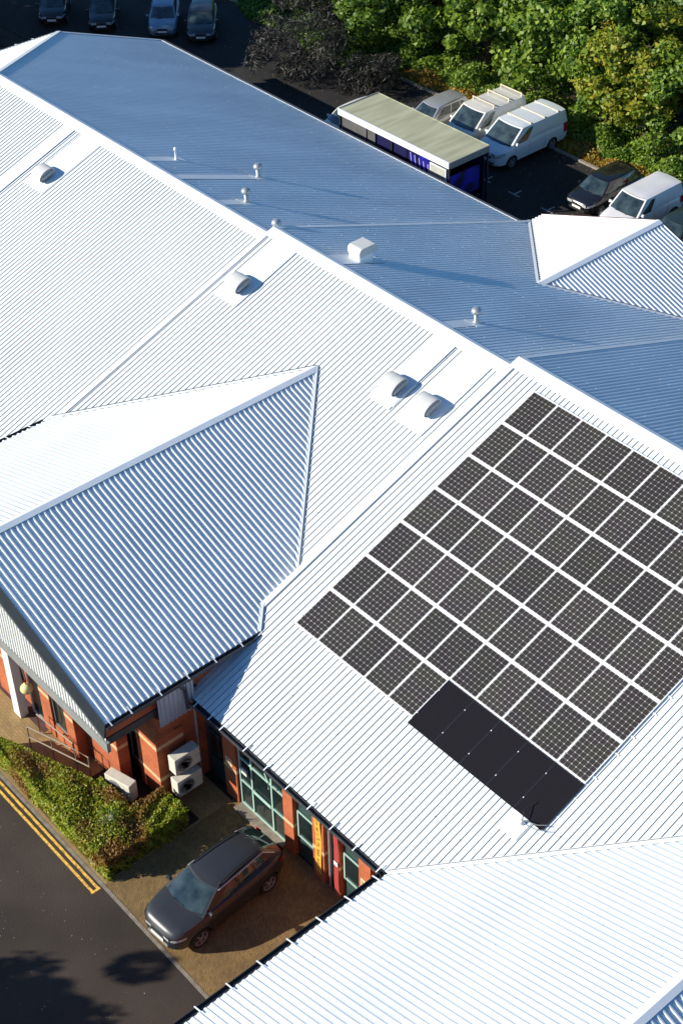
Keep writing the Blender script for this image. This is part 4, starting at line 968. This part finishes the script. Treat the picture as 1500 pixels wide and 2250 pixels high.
# globe lamp and entrance handrails
t = thing('globe_lamp', 'round yellowish globe lamp on a bracket under the gable fascia', 'lamp', (-4.95, -16.75, 2.95))
MB().lathe([(0.03, -0.19), (0.12, -0.15), (0.18, -0.07), (0.2, 0.0), (0.18, 0.08), (0.12, 0.15), (0.03, 0.19)], 20).build('globe', mat('globe_glass', (0.75, 0.62, 0.25), 0.25), t, smooth=True)
MB().tube([(0, 0, 0.18), (-0.05, 0.05, 0.3), (-0.5, 0.2, 0.42)], 0.025).build('arm', GUT, t)
t = thing('handrail', 'tubular metal handrail along the entrance ramp beside the hedge', 'handrail', (-4, -16.5, 0))
RAIL = mat('weathered_rail', (0.36, 0.3, 0.22), 0.5, 0.4)
for q in ([(-5.3, -16.85, 0.02), (-5.3, -16.85, 0.98), (-5.25, -16.85, 1.05), (-3.6, -16.3, 1.02), (-3.0, -16.1, 0.95), (-3.0, -16.1, 0.02)], [(-5.3, -16.85, 0.55), (-3.0, -16.1, 0.5)]):
    MB().tube([Vector(p) - Vector((-4, -16.5, 0)) for p in q], 0.026).build('rail', RAIL, t)
for x in (-4.4, -3.5): MB().tube([(x + 4, -16.85 + (x + 5.3) * 0.33 + 16.5, 0.02), (x + 4, -16.85 + (x + 5.3) * 0.33 + 16.5, 1.0)], 0.022).build('post', RAIL, t)
t = thing('handrail', 'second tubular handrail running beside the white entrance column', 'handrail', (-5, -16.2, 0))
MB().tube([(-0.6, -0.1, 0.02), (-0.6, -0.1, 0.95), (1.2, 0.06, 0.95), (1.2, 0.06, 0.02)], 0.026).build('rail', RAIL, t)
struct(MB().box(-12, -5.6, -16.2, -13.5, 0.006, 0.012).build('entrance_mat', mat('red_brown_matting', (0.10, 0.05, 0.045), 0.95, var=0.4, scale=3)))

# ---------------------------------------------------------------- planting
NPR = np.random.default_rng(5)
def leaf_mesh(name, P, N, size, asp, mt, jit=0.9):
    """diamond leaves at points P (n,3) with preferred normals N"""
    n = len(P)
    nn = N + NPR.normal(0, jit, (n, 3)); nn /= np.linalg.norm(nn, axis=1, keepdims=True) + 1e-9
    a = np.cross(nn, NPR.normal(0, 1, (n, 3))); a /= np.linalg.norm(a, axis=1, keepdims=True) + 1e-9
    c = np.cross(nn, a); sz = size * NPR.uniform(0.6, 1.35, (n, 1))
    fold = nn * sz * 0.12
    V = np.stack([P - a * sz * 0.5, P + c * sz * 0.5 * asp - fold, P + a * sz * 0.5, P - c * sz * 0.5 * asp - fold], 1).reshape(-1, 3)
    me = bpy.data.meshes.new(name); me.vertices.add(4 * n); me.vertices.foreach_set('co', V.ravel())
    me.loops.add(4 * n); me.loops.foreach_set('vertex_index', np.arange(4 * n)); me.polygons.add(n)
    me.polygons.foreach_set('loop_start', np.arange(n) * 4); me.polygons.foreach_set('loop_total', np.full(n, 4))
    me.materials.append(mt); me.update(); me.validate()
    return me
def crown_points(n, rx, rz_, nclump, cr, flat=0.75, low=-0.75):
    C_ = []; 
    while len(C_) < nclump:
        d = NPR.normal(0, 1, 3); d /= np.linalg.norm(d)
        if d[2] < low: continue
        C_.append(d * NPR.uniform(0.55, 1.0) ** 0.5 * np.array([rx, rx, rz_]) * (1 + 0.18 * math.sin(5 * d[0] + 3 * d[1]) + 0.1 * NPR.normal()))
    C_ = np.array(C_); idx = NPR.integers(0, nclump, n); rr_ = cr * NPR.uniform(0.6, 1.3, nclump)[idx]
    d = NPR.normal(0, 1, (n, 3)); d /= np.linalg.norm(d, axis=1, keepdims=True)
    rad_ = NPR.uniform(0.35, 1.0, (n, 1)) ** 0.6
    P = C_[idx] + d * rad_ * rr_[:, None] * np.array([1, 1, flat]); return P, d * 0.9 + P / np.array([rx, rx, rz_]) * 0.4 + np.array([0, 0, 0.25])
def link(name, me, parent=None):
    o = bpy.data.objects.new(name, me); COL.objects.link(o)
    if parent: o.parent = parent
    return o
CROWN = []
for k in range(4):
    P_, N_ = crown_points(15000, 3.0, 3.6, 80, 0.85)
    CROWN.append((P_, N_))
TM = {}
def tree(label, x, y, h, r_, kind, var, low=0.0, group='trees along the edge of the car park'):
    t = thing('broadleaf_tree', label, 'tree', (x, y, 0), NPR.uniform(0, 6.28), group)
    key = (kind, var)
    if key not in TM: TM[key] = leaf_mesh('crown', *CROWN[var], 0.31, 0.62, LEAF[kind])
    c = link('crown', TM[key], t); zc = (h + low) / 2; c.location = (0, 0, zc); c.scale = (r_ / 3.2, r_ / 3.2, (h - low) / 2 / 4.1)
    b = MB(); b.tube([(0, 0, -0.1), (0.05, 0.02, h * 0.3), (-0.04, 0.05, h * 0.6), (0.02, 0, h * 0.85)], 0.2, 9, r2=0.05)
    tr = b.build('trunk', BARK, t, smooth=True)
    for k in range(6):
        a = k * 1.1; z0 = h * (0.25 + 0.09 * k); L_ = r_ * 0.7
        MB().tube([(0, 0, z0), (math.cos(a) * L_ * 0.5, math.sin(a) * L_ * 0.5, z0 + 0.5), (math.cos(a) * L_, math.sin(a) * L_, z0 + 0.9)], 0.08, 6, r2=0.02).build('limb', BARK, t, smooth=True)
    return t
TREES = [(-34.6, 29.2, 8.6, 3.1, 0, 0, 'deep green tree, leftmost of the sunlit leafy trees beyond the shelter'),
 (-38.4, 27.6, 6.6, 2.8, 0, 1, 'shaded dark green tree beside the bare shrub'),
 (-31.0, 29.6, 8.0, 3.2, 1, 1, 'mid green tree directly behind the vans with roof bars'),
 (-27.2, 30.4, 8.6, 3.3, 1, 2, 'bushy mid green tree behind the pale blue white van'),
 (-23.6, 30.0, 7.8, 3.0, 1, 3, 'rounded mid green tree between the van and the yellowing tree'),
 (-20.6, 29.8, 6.6, 2.9, 2, 0, 'yellowing tree leaning out low over the kerb'),
 (-16.9, 30.4, 6.4, 2.8, 1, 1, 'bright green tree at the right edge above the small white van'),
 (-33.0, 34.4, 10.5, 3.5, 1, 2, 'tall tree at the top edge, second row, left of centre'),
 (-28.6, 35.2, 11.0, 3.6, 0, 3, 'tall deep green tree at the top edge, second row'),
 (-24.2, 35.0, 10.6, 3.5, 1, 0, 'tall mid green tree in the second row, top right'),
 (-19.6, 35.0, 9.6, 3.4, 0, 1, 'deep green tree in the second row at the right edge'),
 (-38.0, 32.6, 9.0, 3.3, 0, 2, 'deep green tree at the top edge above the bare shrub'),
 (-24.0, 41.0, 12.0, 3.8, 1, 1, 'mid green tree in the back row, top right corner'),
 (-29.5, 41.0, 12.0, 3.8, 0, 0, 'deep green tree in the back row at the top edge'),
 (-18.5, 40.5, 12.0, 3.8, 1, 3, 'back row tree in the extreme top right corner'),
 (-15.0, 35.5, 9.0, 3.2, 1, 2, 'mid green tree cut off by the right edge')]
for x, y, h, r_, kd, vr, lb in TREES: tree(lb, x, y, h, r_, kd, vr, low=0.3)
# shade trees left of the frame and the one whose shadow lies on the road
for (x, y, h, lb_) in ((-61, 7.5, 10.0, 'dense green tree nearest the far cars, left of the car park'), (-64.5, 12.0, 11.0, 'dense green tree behind the far cars, left of the car park'), (-57.5, -1.5, 12.5, 'dense green tree beside the hipped roof end'), (-61.5, 2.5, 13.0, 'tallest dense green tree left of the car park'), (-55.5, -6.0, 13.0, 'dense green tree in front of the hipped roof end')):
    tree(lb_, x, y, h, 3.9, 0, 1, low=0.4, group='trees left of the far car park')
tree('dense green tree across the road', -5.2, -34.2, 8.0, 2.5, 1, 2, low=1.5, group='trees across the road')
# hedge
def hedge():
    pts = []; nrm = []
    def blk(x0, x1, y0, y1, z1, n):
        faces = [('t', (x1 - x0) * (y1 - y0)), ('s', (x1 - x0) * z1), ('e', (y1 - y0) * z1), ('n', (x1 - x0) * z1)]
        tot = sum(a for _, a in faces)
        for f, a in faces:
            k = int(n * a / tot); u, v = NPR.uniform(0, 1, k), NPR.uniform(0, 1, k); dep = NPR.exponential(0.06, k)
            bump = 0.05 * np.sin(u * (x1 - x0) * 3.1 + v * 4) + 0.04 * np.sin(u * 17 + v * 9)
            if f == 't': P = np.stack([x0 + u * (x1 - x0), y0 + v * (y1 - y0), z1 - dep + bump], 1); N = (0, 0, 1)
            elif f == 's': P = np.stack([x0 + u * (x1 - x0), y0 + dep - bump, v * z1], 1); N = (0, -1, 0.3)
            elif f == 'e': P = np.stack([x1 - dep + bump, y0 + u * (y1 - y0), v * z1], 1); N = (1, 0, 0.3)
            else: P = np.stack([x0 + u * (x1 - x0), y1 - dep + bump, v * z1], 1); N = (0, 1, 0.3)
            cut_ = np.where(P[:, 0] < -2.2, -16.4 + (P[:, 0] + 2.2) * 0.36, 99); P[:, 1] = np.where((x0 < -3), -18.0 + (P[:, 1] + 18.0) * np.minimum(1, (cut_ + 18.0) / (y1 + 18.0)), P[:, 1])
            pts.append(P); nrm.append(np.tile(np.array(N, float), (k, 1)))
    blk(-6.3, 0.62, -18.0, -16.2, 0.88, 26000); blk(-0.6, 0.62, -16.3, -15.0, 0.86, 7000)
    t = thing('hedge', 'clipped L shaped green and russet hedge between the double yellow lines and building', 'hedge', (-2, -17, 0))
    me = leaf_mesh('foliage', np.concatenate(pts), np.concatenate(nrm), 0.10, 0.6, LEAF[3], 0.8); link('foliage', me, t)
    b = MB(); b.hexa([(-2.2, -17.86, 0), (0.48, -17.86, 0), (0.48, -16.5, 0), (-2.2, -16.5, 0)], [(-2.2, -17.86, 0.74), (0.48, -17.86, 0.74), (0.48, -16.5, 0.74), (-2.2, -16.5, 0.74)]); b.hexa([(-6.1, -17.86, 0), (-2.203, -17.86, 0), (-2.203, -16.55, 0), (-6.1, -17.8, 0)], [(-6.1, -17.86, 0.74), (-2.203, -17.86, 0.74), (-2.203, -16.55, 0.74), (-6.1, -17.8, 0.74)]); b.box(-0.48, 0.48, -16.497, -15.12, 0.0, 0.72)
    b.build('branches', mat('hedge_inner_twigs', (0.035, 0.04, 0.015), 0.95, var=0.5, scale=12, bump=1.0, bscale=20), t)
    world(t)
hedge()
t = thing('bare_shrub', 'small pale twiggy shrub poking up through the hedge', 'shrub', (-0.6, -17.05, 0.7))
b = MB(); rr = random.Random(4)
for k in range(12):
    a = rr.uniform(0, 6.28); d = rr.uniform(0.15, 0.4); b.tube([(0, 0, 0), (math.cos(a) * d * 0.5, math.sin(a) * d * 0.5, 0.3), (math.cos(a) * d, math.sin(a) * d, 0.4)], 0.008, 4)
b.build('branches', mat('pale_twig', (0.4, 0.38, 0.36), 0.8), t)
P_, N_ = crown_points(160, 0.35, 0.15, 12, 0.1); link('leaves', leaf_mesh('leaves', P_ + np.array([0, 0, 0.4]), N_, 0.07, 0.6, LEAF[0]), t)
gx = NPR.uniform(-8, 7, 260); gy = NPR.uniform(-24.5, -18.7, 260)
struct(link('road_grit', leaf_mesh('road_grit', np.stack([gx, gy, np.full(260, 0.006)], 1), np.tile(np.array([0, 0, 1.0]), (260, 1)), 0.032, 0.8, mat('pale_grit', (0.35, 0.33, 0.3), 0.9, var=0.6, scale=2), 0.1)), 'stuff')
# bare dark shrub and low scrub behind
def bare_bush(label, x, y, r_, h, n):
    t = thing('bare_shrub', label, 'shrub', (x, y, 0), group='dark bare shrubs beyond the rear roof')
    P, N = crown_points(n, r_, h * 0.6, 60, r_ * 0.28, low=-0.3); P[:, 2] = np.abs(P[:, 2] + h * 0.35)
    link('twigs', leaf_mesh('twigs', P, N, 0.34, 0.10, TWIG, 1.2), t)
    b = MB()
    for k in range(14):
        a = k * 0.45; d = r_ * 0.75; b.tube([(0, 0, 0), (math.cos(a) * d * 0.4, math.sin(a) * d * 0.4, h * 0.5), (math.cos(a) * d, math.sin(a) * d, h * 0.8)], 0.05, 5, r2=0.01)
    b.build('stems', BARK, t); return t
bare_bush('large domed dark bare shrub beyond the rear eave', -38.2, 22.6, 2.9, 2.8, 9000)
bare_bush('smaller dark bare shrub right of the big domed one', -33.6, 23.4, 1.7, 1.8, 5000)
bare_bush('dark low shrub behind the far cars at the top edge', -43.0, 27.0, 2.2, 1.8, 5000)
def scrub(name, x0, x1, yf, n, size, mt, hmax, wdt, amp=0.5):
    x = NPR.uniform(x0, x1, n); d = NPR.exponential(wdt, n); y = yf(x) + d
    hh = hmax * (0.35 + 0.65 * np.abs(np.sin(x * 1.3) * np.cos(x * 0.7 + y))) * np.minimum(1, d / 0.5 + 0.2)
    P = np.stack([x, y, NPR.uniform(0.02, 1, n) ** 0.5 * hh], 1); N = np.tile(np.array([0, -0.4, 0.9]), (n, 1))
    return struct(link(name, leaf_mesh(name, P, N, size, 0.6, mt)), 'stuff')
scrub('autumn_undergrowth', -36, -12, lambda x: 25.7 + 0.25 * np.sin(x), 16000, 0.16, LEAF[4], 0.45, 0.8)
scrub('green_undergrowth', -40, -12, lambda x: 26.6 + 0.3 * np.sin(x * 1.7), 22000, 0.2, LEAF[1], 1.3, 1.4)
scrub('dark_ground_cover', -60, -34, lambda x: 23.5 + (x + 34) * -0.1 + 0.4 * np.sin(x), 26000, 0.22, LEAF[0], 0.8, 4.5)
xx = NPR.uniform(-60, -12, 9000); yy = NPR.uniform(17, 27, 9000)
P_ = np.stack([xx, yy, np.full(9000, 0.02)], 1)
keep = (yy > 24.6) | (NPR.uniform(0, 1, 9000) < 0.12)
struct(link('fallen_leaves', leaf_mesh('fallen_leaves', P_[keep], np.tile(np.array([0, 0, 1.0]), (keep.sum(), 1)), 0.09, 0.7, mat('fallen_leaf', (0.22, 0.14, 0.07), 0.9, var=0.5, scale=3), 0.2)), 'stuff')
